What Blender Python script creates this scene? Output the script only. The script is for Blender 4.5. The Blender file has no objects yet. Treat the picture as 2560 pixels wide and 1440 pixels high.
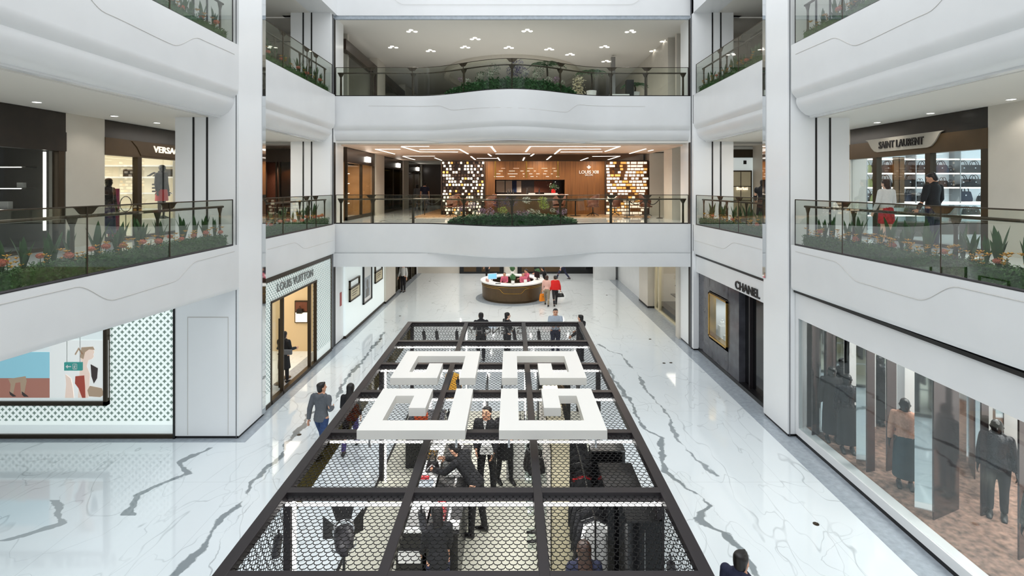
import bpy, math, random
from mathutils import Vector, Matrix
R = random.Random(7)
PI = math.pi
SC = bpy.context.scene
COL = SC.collection
EYE = 6.3          # eye height above the ground floor
L2 = 4.85          # first gallery floor
L3 = 9.84          # second gallery floor
F = 1280.0

# ---------------------------------------------------------------- camera
cam_d = bpy.data.cameras.new('camera')
cam_d.sensor_width = 36.0
cam_d.lens = 18.0
cam_d.shift_y = -(720 - 467) / 2560.0
cam_d.clip_end = 300
cam = bpy.data.objects.new('camera', cam_d)
COL.objects.link(cam)
cam.location = (0, 0, EYE)
cam.rotation_euler = (PI / 2, 0, 0)
SC.camera = cam

# ---------------------------------------------------------------- exposure, daylight
SC.view_settings.view_transform = 'Standard'
SC.view_settings.look = 'None'
SC.view_settings.gamma = 1.0
SC.view_settings.exposure = 0.0
SC.view_settings.use_curve_mapping = False
SC.cycles.max_bounces = 7
SC.cycles.diffuse_bounces = 4
SC.cycles.glossy_bounces = 4
SC.cycles.transmission_bounces = 4
SC.cycles.transparent_max_bounces = 16
SC.cycles.caustics_reflective = False
SC.cycles.caustics_refractive = False
SC.cycles.sample_clamp_indirect = 4.0
SC.cycles.use_denoising = True

world = bpy.data.worlds.new('daylight')
SC.world = world
world.use_nodes = True
bg = world.node_tree.nodes['Background']
bg.inputs[0].default_value = (0.94, 0.972, 1.0, 1)
bg.inputs[1].default_value = .52


def area_light(name, loc, sx, sy, power, col=(1, 1, 1), rot=(0, 0, 0)):
    d = bpy.data.lights.new(name, 'AREA')
    d.shape = 'RECTANGLE'; d.size = sx; d.size_y = sy; d.energy = power; d.color = col
    o = bpy.data.objects.new(name, d); COL.objects.link(o)
    o.location = loc; o.rotation_euler = rot
    return o


def spot_light(name, loc, power, col=(1, .93, .84), ang=150, r=.05):
    d = bpy.data.lights.new(name, 'SPOT')
    d.energy = power; d.color = col; d.spot_size = math.radians(ang); d.spot_blend = .6; d.shadow_soft_size = r
    o = bpy.data.objects.new(name, d); COL.objects.link(o); o.location = loc
    return o


WARM = (1.0, .90, .78)
# skylight over the atrium, ceiling lights of the halls behind the bridges
area_light('skylight_light', (0, 6, 17.5), 12, 26, 1750, (.93, .97, 1))
for hx in (-3.6, -1.2, 1.2, 3.6):
    for hy in (22.5, 26, 29.5, 33, 36):
        spot_light('hall_lamp', (hx, hy, 3.24), 82, (1, .95, .89), 168, .03)
for gx in (-8.6, 8.8):
    for gy in (3, 8, 17.2):
        area_light('gallery_light', (gx, gy, 7.98), .5, 3, 45, (1, .93, .84))

area_light('arcade_fill_light', (-9.6, 7.5, 4.5), 2.6, 8, 58, (.97, 1, .99))  # added fill light, brightens the floor and walls under the left balcony

# ---------------------------------------------------------------- materials
def srgb(r, g, b):
    f = lambda c: (c / 255 / 12.92) if c / 255 <= .04045 else ((c / 255 + .055) / 1.055) ** 2.4
    return (f(r), f(g), f(b), 1)


def mat(name, rgb, rough=.5, metal=0, spec=.5, emit=0, ecol=None, var=0.0, scale=6, coat=0):
    m = bpy.data.materials.new(name); m.use_nodes = True
    nt = m.node_tree; b = nt.nodes['Principled BSDF']
    c = srgb(*rgb)
    b.inputs['Base Color'].default_value = c
    b.inputs['Roughness'].default_value = rough
    b.inputs['Metallic'].default_value = metal
    b.inputs['Specular IOR Level'].default_value = spec
    b.inputs['Coat Weight'].default_value = coat
    if emit:
        b.inputs['Emission Color'].default_value = srgb(*(ecol or rgb)); b.inputs['Emission Strength'].default_value = emit
    if var:
        tc = nt.nodes.new('ShaderNodeTexCoord'); n = nt.nodes.new('ShaderNodeTexNoise'); n.inputs['Scale'].default_value = scale
        n.inputs['Detail'].default_value = 5
        cr = nt.nodes.new('ShaderNodeValToRGB')
        cr.color_ramp.elements[0].color = tuple(x * (1 - var) for x in c[:3]) + (1,)
        cr.color_ramp.elements[1].color = tuple(min(1, x * (1 + var)) for x in c[:3]) + (1,)
        cr.color_ramp.elements[0].position = .3; cr.color_ramp.elements[1].position = .7
        nt.links.new(tc.outputs['Object'], n.inputs['Vector']); nt.links.new(n.outputs['Fac'], cr.inputs[0])
        nt.links.new(cr.outputs[0], b.inputs['Base Color'])
    return m


def glass(name, tint=(225, 235, 232), refl=.10, rough=0.0, edge=.22):
    m = bpy.data.materials.new(name); m.use_nodes = True
    nt = m.node_tree; nt.nodes.clear()
    o = nt.nodes.new('ShaderNodeOutputMaterial'); mx = nt.nodes.new('ShaderNodeMixShader')
    t = nt.nodes.new('ShaderNodeBsdfTransparent'); g = nt.nodes.new('ShaderNodeBsdfGlossy')
    t.inputs[0].default_value = srgb(*tint); g.inputs['Roughness'].default_value = rough
    lw = nt.nodes.new('ShaderNodeLayerWeight'); lw.inputs[0].default_value = .25
    ma = nt.nodes.new('ShaderNodeMath'); ma.operation = 'MULTIPLY_ADD'
    ma.inputs[1].default_value = edge; ma.inputs[2].default_value = refl
    nt.links.new(lw.outputs['Fresnel'], ma.inputs[0]); nt.links.new(ma.outputs[0], mx.inputs[0])
    nt.links.new(t.outputs[0], mx.inputs[1]); nt.links.new(g.outputs[0], mx.inputs[2]); nt.links.new(mx.outputs[0], o.inputs[0])
    return m


def math_node(nt, op, a, b=None, c=None):
    n = nt.nodes.new('ShaderNodeMath'); n.operation = op
    for i, x in enumerate((a, b, c)):
        if x is None: continue
        if isinstance(x, (int, float)): n.inputs[i].default_value = x
        else: nt.links.new(x, n.inputs[i])
    return n.outputs[0]


def marble_floor():
    """white marble with drawn grey veins: every big vein is a curve X = f(Y) in metres, roughened by noise"""
    m = bpy.data.materials.new('marble_floor'); m.use_nodes = True
    nt = m.node_tree; b = nt.nodes['Principled BSDF']; L = nt.links
    tc = nt.nodes.new('ShaderNodeTexCoord'); sep = nt.nodes.new('ShaderNodeSeparateXYZ')
    L.new(tc.outputs['Object'], sep.inputs[0])
    n1 = nt.nodes.new('ShaderNodeTexNoise'); n1.inputs['Scale'].default_value = 1.1; n1.inputs['Detail'].default_value = 6
    n2 = nt.nodes.new('ShaderNodeTexNoise'); n2.inputs['Scale'].default_value = 3.2; n2.inputs['Detail'].default_value = 5
    L.new(tc.outputs['Object'], n1.inputs['Vector']); L.new(tc.outputs['Object'], n2.inputs['Vector'])
    wob = math_node(nt, 'MULTIPLY_ADD', n2.outputs['Fac'], .30, -.15)
    xx = math_node(nt, 'ADD', sep.outputs[0], wob)
    total = None
    def gp(px, py):
        Y = F * EYE / (py - 467.0)
        return ((px - 1280) * Y / F, Y)
    veins = [
        ([(1497, 860), (1523, 878), (1552, 885), (1572, 911), (1598, 941), (1615, 977), (1647, 1010), (1674, 1042), (1680, 1062), (1689, 1093), (1711, 1115), (1733, 1143), (1756, 1159), (1789, 1191)], .055, .9),
        ([(1519, 921), (1542, 957), (1582, 1010), (1592, 1042), (1611, 1072), (1654, 1095), (1657, 1144), (1664, 1179), (1703, 1212), (1744, 1237), (1770, 1265), (1745, 1296), (1772, 1318), (1814, 1332), (1833, 1354), (1853, 1373), (1890, 1440)], .075, 1.0),
        ([(960, 830), (947, 853), (927, 873), (903, 907), (870, 940), (850, 975), (840, 1007), (770, 1037), (761, 1064), (715, 1110), (710, 1137), (665, 1170), (632, 1202), (619, 1238), (600, 1266), (550, 1298), (527, 1334), (504, 1371), (467, 1408), (435, 1440)], .075, 1.0),
        ([(527, 1119), (445, 1156), (467, 1183), (390, 1215), (339, 1238), (321, 1289)], .12, .95),
        ([(137, 1250), (150, 1307), (90, 1330), (0, 1353)], .11, .8),
        ([(1000, 800), (930, 905), (880, 960), (800, 1060), (690, 1160), (640, 1215), (640, 1250), (560, 1330), (520, 1440)], .018, .8),
        ([(1640, 1175), (1560, 1060), (1500, 940)], .014, .7),
        ([(1900, 1380), (1840, 1330), (1700, 1180)], .012, .6),
        ([(2120, 1440), (2050, 1400), (2090, 1360), (2160, 1330)], .014, .7),
        ([(720, 860), (690, 920), (640, 1000), (420, 1120), (200, 1180)], .012, .5),
    ]
    for pts, wid, strength in veins:
        P = sorted([gp(*p) for p in pts], key=lambda q: q[1])
        y0, y1 = P[0][1], P[-1][1]
        x0 = min(p[0] for p in P); x1 = max(p[0] for p in P)
        ty = math_node(nt, 'DIVIDE', math_node(nt, 'SUBTRACT', sep.outputs[1], y0), y1 - y0)
        fc = nt.nodes.new('ShaderNodeFloatCurve')
        cv = fc.mapping.curves[0]; fc.mapping.use_clip = True
        last = -1; first = True
        pp = []
        for x, y in P:
            t = (y - y0) / (y1 - y0)
            if t - last < .012 and not first: continue
            pp.append((t, (x - x0) / max(1e-6, (x1 - x0)))); last = t; first = False
        pp[-1] = (1.0, pp[-1][1])
        cv.points[0].location = pp[0]; cv.points[1].location = pp[-1]
        for q in pp[1:-1]: cv.points.new(*q)
        for q in cv.points: q.handle_type = 'VECTOR'
        fc.mapping.update()
        L.new(ty, fc.inputs['Value'])
        cx = math_node(nt, 'MULTIPLY_ADD', fc.outputs[0], x1 - x0, x0)
        d = math_node(nt, 'ABSOLUTE', math_node(nt, 'SUBTRACT', xx, cx))
        w = math_node(nt, 'MULTIPLY', math_node(nt, 'MULTIPLY_ADD', n1.outputs['Fac'], 5.0, -1.6), wid)
        k = math_node(nt, 'MULTIPLY', math_node(nt, 'SUBTRACT', w, d), 1 / .03)
        kn = nt.nodes[k.node.name]; kn.use_clamp = True
        inr = math_node(nt, 'COMPARE', ty, .5, .5)
        k = math_node(nt, 'MULTIPLY', math_node(nt, 'MULTIPLY', k, inr), strength)
        total = k if total is None else math_node(nt, 'MAXIMUM', total, k)
    # fine hairline veins everywhere: noise level lines
    def hair(scale, width, dist, rot):
        mp = nt.nodes.new('ShaderNodeMapping'); mp.inputs['Scale'].default_value = (scale, scale * .55, 1); mp.inputs['Rotation'].default_value = (0, 0, rot)
        n = nt.nodes.new('ShaderNodeTexNoise'); n.inputs['Scale'].default_value = 1; n.inputs['Detail'].default_value = 3; n.inputs['Distortion'].default_value = dist
        L.new(tc.outputs['Object'], mp.inputs[0]); L.new(mp.outputs[0], n.inputs['Vector'])
        a = math_node(nt, 'ABSOLUTE', math_node(nt, 'SUBTRACT', n.outputs['Fac'], .5))
        h = math_node(nt, 'SUBTRACT', 1.0, math_node(nt, 'DIVIDE', a, width)); nt.nodes[h.node.name].use_clamp = True
        return h
    h1 = math_node(nt, 'MULTIPLY', hair(.7, .004, .3, .5), .4)
    h2 = math_node(nt, 'MULTIPLY', hair(.42, .0045, .5, -.6), .5)
    patch = math_node(nt, 'MULTIPLY_ADD', n1.outputs['Fac'], 3.0, -.8); nt.nodes[patch.node.name].use_clamp = True
    hh = math_node(nt, 'MULTIPLY', math_node(nt, 'MAXIMUM', h1, h2), patch)
    total = math_node(nt, 'MAXIMUM', total, hh)
    cloud = math_node(nt, 'MULTIPLY_ADD', n1.outputs['Fac'], .5, -.18); nt.nodes[cloud.node.name].use_clamp = True
    mx = nt.nodes.new('ShaderNodeMix'); mx.data_type = 'RGBA'
    mx.inputs[6].default_value = srgb(236, 243, 247); mx.inputs[7].default_value = srgb(218, 229, 235); L.new(cloud, mx.inputs[0])
    m2 = nt.nodes.new('ShaderNodeMix'); m2.data_type = 'RGBA'; m2.inputs[7].default_value = srgb(138, 147, 152)
    L.new(mx.outputs[2], m2.inputs[6]); L.new(total, m2.inputs[0])
    # slab joints every 2.3 m
    jx = math_node(nt, 'LESS_THAN', math_node(nt, 'ABSOLUTE', math_node(nt, 'SUBTRACT', math_node(nt, 'FRACT', math_node(nt, 'DIVIDE', math_node(nt, 'ADD', sep.outputs[0], 46.0), 2.3)), .5)), .0017)
    jy = math_node(nt, 'LESS_THAN', math_node(nt, 'ABSOLUTE', math_node(nt, 'SUBTRACT', math_node(nt, 'FRACT', math_node(nt, 'DIVIDE', math_node(nt, 'ADD', sep.outputs[1], 46.0), 3.45)), .5)), .0012)
    jj = math_node(nt, 'MULTIPLY', math_node(nt, 'MAXIMUM', jx, jy), .35)
    m3 = nt.nodes.new('ShaderNodeMix'); m3.data_type = 'RGBA'; m3.inputs[7].default_value = srgb(150, 155, 158)
    L.new(m2.outputs[2], m3.inputs[6]); L.new(jj, m3.inputs[0])
    L.new(m3.outputs[2], b.inputs['Base Color'])
    b.inputs['Roughness'].default_value = .06
    b.inputs['IOR'].default_value = 1.72
    return m


def lattice(name, emit, cell=.125, star=(150, 165, 160), ax=0):
    """backlit white panel with a punched pattern of four-pointed stars; ax 0: pattern in local x/z, 1: y/z; fades to plain towards the bottom"""
    m = bpy.data.materials.new(name); m.use_nodes = True
    nt = m.node_tree; b = nt.nodes['Principled BSDF']; L = nt.links
    tc = nt.nodes.new('ShaderNodeTexCoord'); sep = nt.nodes.new('ShaderNodeSeparateXYZ'); L.new(tc.outputs['Object'], sep.inputs[0])
    h, v = sep.outputs[ax], sep.outputs[2]
    k = 1 / cell / math.sqrt(2)
    p = math_node(nt, 'MULTIPLY', math_node(nt, 'ADD', h, v), k); q = math_node(nt, 'MULTIPLY', math_node(nt, 'SUBTRACT', h, v), k)
    u = math_node(nt, 'ABSOLUTE', math_node(nt, 'SUBTRACT', math_node(nt, 'FRACT', math_node(nt, 'ADD', p, 50.0)), .5))
    w = math_node(nt, 'ABSOLUTE', math_node(nt, 'SUBTRACT', math_node(nt, 'FRACT', math_node(nt, 'ADD', q, 50.0)), .5))
    def hyp(a, c): return math_node(nt, 'SQRT', math_node(nt, 'ADD', math_node(nt, 'MULTIPLY', a, a), math_node(nt, 'MULTIPLY', c, c)))
    d = math_node(nt, 'MINIMUM', hyp(math_node(nt, 'SUBTRACT', 1.0, u), w), hyp(u, math_node(nt, 'SUBTRACT', 1.0, w)))
    s = math_node(nt, 'GREATER_THAN', d, .745)
    mx = nt.nodes.new('ShaderNodeMix'); mx.data_type = 'RGBA'; mx.inputs[6].default_value = srgb(240, 250, 247); mx.inputs[7].default_value = srgb(*star)
    lo = math_node(nt, 'GREATER_THAN', v, .42)
    L.new(math_node(nt, 'MULTIPLY', s, lo), mx.inputs[0])
    L.new(mx.outputs[2], b.inputs['Base Color']); L.new(mx.outputs[2], b.inputs['Emission Color'])
    b.inputs['Emission Strength'].default_value = emit; b.inputs['Roughness'].default_value = .3
    return m


def wood(name, rgb, scale=30):
    m = mat(name, rgb, .35)
    nt = m.node_tree; b = nt.nodes['Principled BSDF']
    tc = nt.nodes.new('ShaderNodeTexCoord'); mp = nt.nodes.new('ShaderNodeMapping'); mp.inputs['Scale'].default_value = (scale, scale, .6)
    n = nt.nodes.new('ShaderNodeTexNoise'); n.inputs['Scale'].default_value = 1; n.inputs['Detail'].default_value = 4
    cr = nt.nodes.new('ShaderNodeValToRGB'); c = srgb(*rgb)
    cr.color_ramp.elements[0].color = tuple(x * .6 for x in c[:3]) + (1,); cr.color_ramp.elements[1].color = tuple(min(1, x * 1.35) for x in c[:3]) + (1,)
    cr.color_ramp.elements[0].position = .3; cr.color_ramp.elements[1].position = .7
    nt.links.new(tc.outputs['Object'], mp.inputs[0]); nt.links.new(mp.outputs[0], n.inputs['Vector']); nt.links.new(n.outputs['Fac'], cr.inputs[0]); nt.links.new(cr.outputs[0], b.inputs['Base Color'])
    return m


M = dict(
    floor=marble_floor(),
    white=mat('white_panel', (238, 239, 240), .25, spec=.4, var=.02, scale=1.2),
    whitecol=mat('white_column_panel', (251, 252, 253), .2, spec=.4, var=.01, scale=1.2),
    white2=mat('white_stone', (232, 235, 236), .3, var=.025, scale=2),
    ceil=mat('ceiling_paint', (232, 228, 220), .7),
    border=mat('grey_stone_border', (168, 177, 186), .18, var=.12, scale=9),
    cream=mat('cream_stone', (214, 208, 197), .4, var=.03, scale=2),
    black=mat('black_metal', (22, 21, 22), .35),
    frame=mat('dark_frame', (48, 43, 46), .35, metal=.3),
    bronze=mat('dark_bronze', (70, 60, 48), .35, metal=.6),
    bronze2=mat('bronze_band', (84, 66, 44), .4, metal=.4, var=.08, scale=3),
    darkbr=mat('dark_brown', (34, 27, 20), .3, var=.2, scale=4),
    brown=mat('brown_lacquer', (58, 44, 34), .25),
    groove=mat('groove_line', (208, 205, 200), .5),
    joint=mat('dark_joint', (90, 92, 96), .5),
    mirror=mat('mirror_steel', (225, 228, 230), .04, metal=1),
    chrome=mat('chrome', (200, 200, 200), .15, metal=1),
    steel=mat('brushed_steel', (150, 150, 150), .3, metal=1),
    gold=mat('brass', (190, 150, 70), .25, metal=1),
    wood=wood('walnut_panel', (128, 84, 44)),
    woodceil=mat('wood_ceiling', (240, 212, 190), .45, var=.06, scale=2),
    woodfloor=wood('oak_floor', (190, 150, 110), 6),
    lamp=mat('lamp_glow', (255, 250, 240), .5, emit=6),
    led=mat('led_strip', (255, 253, 248), .5, emit=3),
    tube=mat('light_tube', (255, 250, 240), .5, emit=3.5),
    striplight=mat('strip_light', (255, 246, 234), .5, emit=2.6),
    tilew=mat('lit_white_tile', (255, 244, 226), .4, emit=.85),
    tilea=mat('lit_amber_tile', (246, 190, 104), .4, emit=.6),
    tiled=mat('unlit_dark_tile', (74, 56, 44), .4),
    glass=glass('balustrade_glass', (243, 246, 242), .015),
    glassc=glass('shop_glass', (248, 250, 249), .01),
    glasst=glass('tinted_glass', (150, 140, 105), .05),
    glassr=glass('display_glass', (244, 248, 248), .03, edge=.10),
    green=mat('hedge_green', (66, 108, 50), .6, var=.5, scale=14),
    green2=mat('leaf_green', (58, 92, 52), .45, var=.35, scale=8),
    green3=mat('fern_green', (56, 100, 56), .6, var=.4, scale=10),
    lime=mat('lime_bloom', (196, 208, 92), .6), lilac=mat('lilac_bloom', (186, 150, 178), .6, var=.15, scale=30),
    pink=mat('coral_bloom', (230, 140, 118), .6, var=.15, scale=40), yellow=mat('yellow_bloom', (232, 172, 52), .6, var=.15, scale=40),
    whitefl=mat('white_bloom', (240, 240, 226), .6), purple=mat('purple_bloom', (84, 70, 120), .6, var=.3, scale=20),
    soil=mat('soil', (52, 44, 34), .9, var=.3, scale=20),
    pot=mat('white_ceramic', (240, 240, 238), .2),
    leather=mat('black_leather', (26, 25, 26), .35, var=.2, scale=30),
    leatherg=mat('olive_leather', (120, 128, 76), .4, var=.15, scale=30),
    leatherb=mat('navy_leather', (46, 52, 66), .4, var=.15, scale=30),
    leatherr=mat('red_leather', (190, 24, 34), .35, var=.1, scale=30),
    leatherbr=mat('tan_leather', (112, 64, 44), .45, var=.15, scale=20),
    orange=mat('orange_bag', (240, 140, 30), .5),
    beige=mat('beige_board', (216, 206, 176), .5, var=.03, scale=3),
    carpet=mat('rust_carpet', (138, 110, 96), .9, var=.6, scale=9),
    paper=mat('white_card', (244, 244, 242), .5),
    skin=mat('skin', (222, 168, 138), .5), skin2=mat('skin_light', (236, 192, 166), .5),
    hair=mat('black_hair', (24, 20, 20), .4), hairb=mat('brown_hair', (62, 42, 32), .4, var=.25, scale=40),
    blackc=mat('black_cloth', (28, 28, 32), .8, var=.15, scale=30), navy=mat('navy_cloth', (36, 40, 66), .8, var=.15, scale=30),
    denim=mat('blue_denim', (44, 66, 108), .8, var=.25, scale=25), greyc=mat('grey_hoodie', (98, 102, 108), .9, var=.1, scale=30),
    whitec=mat('white_cloth', (226, 226, 224), .8, var=.04, scale=20), redc=mat('red_knit', (206, 26, 24), .85, var=.08, scale=30),
    pinkc=mat('pink_uniform', (222, 112, 136), .8, var=.06, scale=30), blushc=mat('blush_blouse', (222, 176, 164), .8, var=.05, scale=30),
    khaki=mat('khaki_cloth', (140, 128, 108), .8, var=.08, scale=30), bluec=mat('pale_blue_cloth', (178, 190, 204), .8, var=.05, scale=30),
    floralc=mat('red_floral_cloth', (190, 52, 58), .8, var=.5, scale=9), purplec=mat('purple_cloth', (62, 48, 110), .6), magenta=mat('magenta_panel', (160, 20, 90), .5),
    fur=mat('grey_fur', (88, 82, 76), .95, var=.6, scale=26), sequin=mat('sequins', (40, 40, 44), .2, metal=.4, var=.9, scale=60),
    lips=mat('lips', (176, 84, 80), .5), eye=mat('eye_dark', (20, 16, 14), .3),
    screen=mat('computer_screen', (120, 180, 235), .3, emit=.8),
    exitg=mat('exit_sign_green', (62, 150, 142), .4, emit=.25),
    lv=lattice('lv_lattice', .5, .125, (118, 136, 128)), lvy=lattice('lv_lattice_side', .25, .1, (108, 128, 126), 1),
    lvplain=mat('backlit_white', (236, 246, 246), .35, emit=.35),
)

# ---------------------------------------------------------------- mesh helper
class MB:
    def __init__(s): s.v = []; s.f = []; s.m = []
    def add(s, vs, fs, m=0):
        o = len(s.v); s.v += [tuple(p) for p in vs]; s.f += [tuple(i + o for i in f) for f in fs]; s.m += [m] * len(fs); return s
    def box(s, x0, x1, y0, y1, z0, z1, m=0):
        x0, x1 = min(x0, x1), max(x0, x1); y0, y1 = min(y0, y1), max(y0, y1); z0, z1 = min(z0, z1), max(z0, z1)
        return s.add([(x0, y0, z0), (x1, y0, z0), (x1, y1, z0), (x0, y1, z0), (x0, y0, z1), (x1, y0, z1), (x1, y1, z1), (x0, y1, z1)],
                     [(3, 2, 1, 0), (4, 5, 6, 7), (0, 1, 5, 4), (1, 2, 6, 5), (2, 3, 7, 6), (3, 0, 4, 7)], m)
    def prism(s, poly, fn, d0, d1, m=0):
        """poly: 2-D outline, fn(a, b, d) -> point; extruded between d0 and d1"""
        n = len(poly)
        vs = [fn(a, b, d0) for a, b in poly] + [fn(a, b, d1) for a, b in poly]
        fs = [tuple(range(n))[::-1], tuple(range(n, 2 * n))] + [(i, (i + 1) % n, (i + 1) % n + n, i + n) for i in range(n)]
        return s.add(vs, fs, m)
    def tube(s, pts, rad, n=8, m=0, ref=None, cap=True, flat=1.0):
        pts = [Vector(p) for p in pts]; k = len(pts)
        if not isinstance(rad, (list, tuple)): rad = [rad] * k
        vs = []; fs = []
        for i, p in enumerate(pts):
            t = (pts[min(i + 1, k - 1)] - pts[max(i - 1, 0)])
            if t.length < 1e-9: t = Vector((0, 0, 1))
            t.normalize()
            a = Vector(ref) if ref else (Vector((0, 0, 1)) if abs(t.z) < .9 else Vector((1, 0, 0)))
            a = (a - t * a.dot(t))
            if a.length < 1e-6: a = t.orthogonal()
            a.normalize(); b = t.cross(a)
            r = rad[i]; ra, rb = (r if isinstance(r, (tuple, list)) else (r, r * flat))
            for j in range(n):
                an = 2 * PI * j / n
                vs.append(p + a * (ra * math.cos(an)) + b * (rb * math.sin(an)))
        for i in range(k - 1):
            for j in range(n):
                fs.append((i * n + j, i * n + (j + 1) % n, (i + 1) * n + (j + 1) % n, (i + 1) * n + j))
        if cap:
            fs.append(tuple(range(n))[::-1]); fs.append(tuple(range((k - 1) * n, k * n)))
        return s.add(vs, fs, m)
    def lathe(s, prof, c=(0, 0, 0), n=24, m=0, ex=1.0, ey=1.0):
        vs = []; fs = []; k = len(prof)
        for r, z in prof:
            for j in range(n):
                a = 2 * PI * j / n; vs.append((c[0] + ex * r * math.cos(a), c[1] + ey * r * math.sin(a), c[2] + z))
        for i in range(k - 1):
            for j in range(n): fs.append((i * n + j, i * n + (j + 1) % n, (i + 1) * n + (j + 1) % n, (i + 1) * n + j))
        fs.append(tuple(range(n))[::-1]); fs.append(tuple(range((k - 1) * n, k * n)))
        return s.add(vs, fs, m)
    def ball(s, c, rx, ry=None, rz=None, n=12, k=8, m=0, jit=0, rot=None):
        ry = ry or rx; rz = rz or rx; vs = []; fs = []
        for i in range(k + 1):
            ph = PI * i / k; rr = max(.02, math.sin(ph))
            for j in range(n):
                a = 2 * PI * j / n; q = 1 + (R.uniform(-jit, jit) if jit else 0)
                p = Vector((rx * rr * math.cos(a) * q, ry * rr * math.sin(a) * q, -rz * math.cos(ph) * q))
                if rot: p = rot @ p
                vs.append(p + Vector(c))
        for i in range(k):
            for j in range(n): fs.append((i * n + j, i * n + (j + 1) % n, (i + 1) * n + (j + 1) % n, (i + 1) * n + j))
        fs.append(tuple(range(n))[::-1]); fs.append(tuple(range(k * n, k * n + n)))
        return s.add(vs, fs, m)
    def build(s, name, mats, parent=None, world=False, smooth=False, origin='auto', bevel=0):
        me = bpy.data.meshes.new(name)
        off = Vector((0, 0, 0))
        if parent is None:
            if origin == 'auto' and s.v:
                xs = [p[0] for p in s.v]; ys = [p[1] for p in s.v]; zs = [p[2] for p in s.v]
                off = Vector(((min(xs) + max(xs)) / 2, (min(ys) + max(ys)) / 2, min(zs)))
            elif origin and origin != 'auto': off = Vector(origin)
        elif world:
            par = parent
            while par is not None: off += par.location; par = par.parent
        me.from_pydata([tuple(Vector(p) - off) for p in s.v], [], s.f)
        if not isinstance(mats, (list, tuple)): mats = [mats]
        for x in mats: me.materials.append(M[x] if isinstance(x, str) else x)
        if len(mats) > 1: me.polygons.foreach_set('material_index', s.m)
        if smooth: me.polygons.foreach_set('use_smooth', [True] * len(me.polygons))
        me.update()
        o = bpy.data.objects.new(name, me); COL.objects.link(o)
        if parent is not None: o.parent = parent
        else: o.location = off
        if bevel:
            b = o.modifiers.new('bevel', 'BEVEL'); b.width = bevel; b.segments = 2; b.limit_method = 'ANGLE'
        return o


def tag(o, label=None, cat=None, group=None, kind=None):
    if label: o['label'] = label
    if cat: o['category'] = cat
    if group: o['group'] = group
    if kind: o['kind'] = kind
    return o
def thing(name, label, cat, loc=(0, 0, 0), rz=0, group=None):
    o = bpy.data.objects.new(name, None); COL.objects.link(o); o.empty_display_size = .2
    o.location = loc; o.rotation_euler = (0, 0, rz)
    return tag(o, label, cat, group)
def struct(mb, name, m, parent=None, **k):
    o = mb.build(name, m, parent, world=parent is not None, **k)
    if parent is None: o['kind'] = 'structure'
    return o
def copy_tree(o, parent=None):
    c = o.copy(); COL.objects.link(c)
    if parent is not None: c.parent = parent
    for ch in list(o.children): copy_tree(ch, c)
    return c
def place(proto, used, loc, rz=0, sc=1.0, label=None):
    """first call moves the prototype itself, later calls copy it"""
    o = copy_tree(proto) if used.get(proto.name) else proto
    used[proto.name] = 1
    o.location = loc; o.rotation_euler = (0, 0, rz); o.scale = (sc, sc, sc) if not isinstance(sc, tuple) else sc
    if label: o['label'] = label
    return o
USED = {}
def gp(px, py, z=0.0):
    Y = F * (EYE - z) / (py - 467.0)
    return Vector(((px - 1280) * Y / F, Y, z))
def at(px, py, Y):
    return Vector(((px - 1280) * Y / F, Y, EYE - (py - 467) * Y / F))


def text(name, body, m, loc, face, height, width=None, parent=None, depth=.015, bold=0.0, mirror=False):
    """face: 'cam' reads towards -Y, 'px' on a wall facing +X, 'nx' on a wall facing -X"""
    c = bpy.data.curves.new(name, 'FONT'); c.body = body; c.align_x = 'CENTER'; c.align_y = 'CENTER'
    c.size = 1; c.extrude = .5; c.offset = bold; c.resolution_u = 3
    t = bpy.data.objects.new(name, c); COL.objects.link(t)
    dg = bpy.context.evaluated_depsgraph_get()
    me = bpy.data.meshes.new_from_object(t.evaluated_get(dg)); me.name = name
    bpy.data.objects.remove(t); bpy.data.curves.remove(c)
    xs = [v.co.x for v in me.vertices]; ys = [v.co.y for v in me.vertices]
    w0 = max(xs) - min(xs); h0 = max(ys) - min(ys); cx = (max(xs) + min(xs)) / 2; cy = (max(ys) + min(ys)) / 2
    sy = height / h0; sx = (width / w0) if width else sy
    if mirror: sx = -sx
    for v in me.vertices:
        x, y, z = (v.co.x - cx) * sx, (v.co.y - cy) * sy, v.co.z * depth * 2
        if face == 'cam': v.co = (x, -z, y)
        elif face == 'px': v.co = (z, x, y)
        else: v.co = (-z, -x, y)
    me.materials.clear(); me.materials.append(M[m] if isinstance(m, str) else m)
    o = bpy.data.objects.new(name, me); COL.objects.link(o)
    o.location = loc
    if parent is not None:
        o.parent = parent; o.location = Vector(loc) - parent.location
    return o
# ================================================================ SETTING
def byb(x, amp=1.45, y0=20.0, half=3.7):
    """front edge of the bridges: bows towards the atrium in the middle"""
    if abs(x) >= half: return y0
    return y0 - amp * math.cos(PI * x / (2 * half)) ** 2
BR = [(-6.98 + 13.96 * i / 72) for i in range(73)]
def bridge_path(inset=0.0):
    return [(x, byb(x) + inset) for x in BR]

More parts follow.
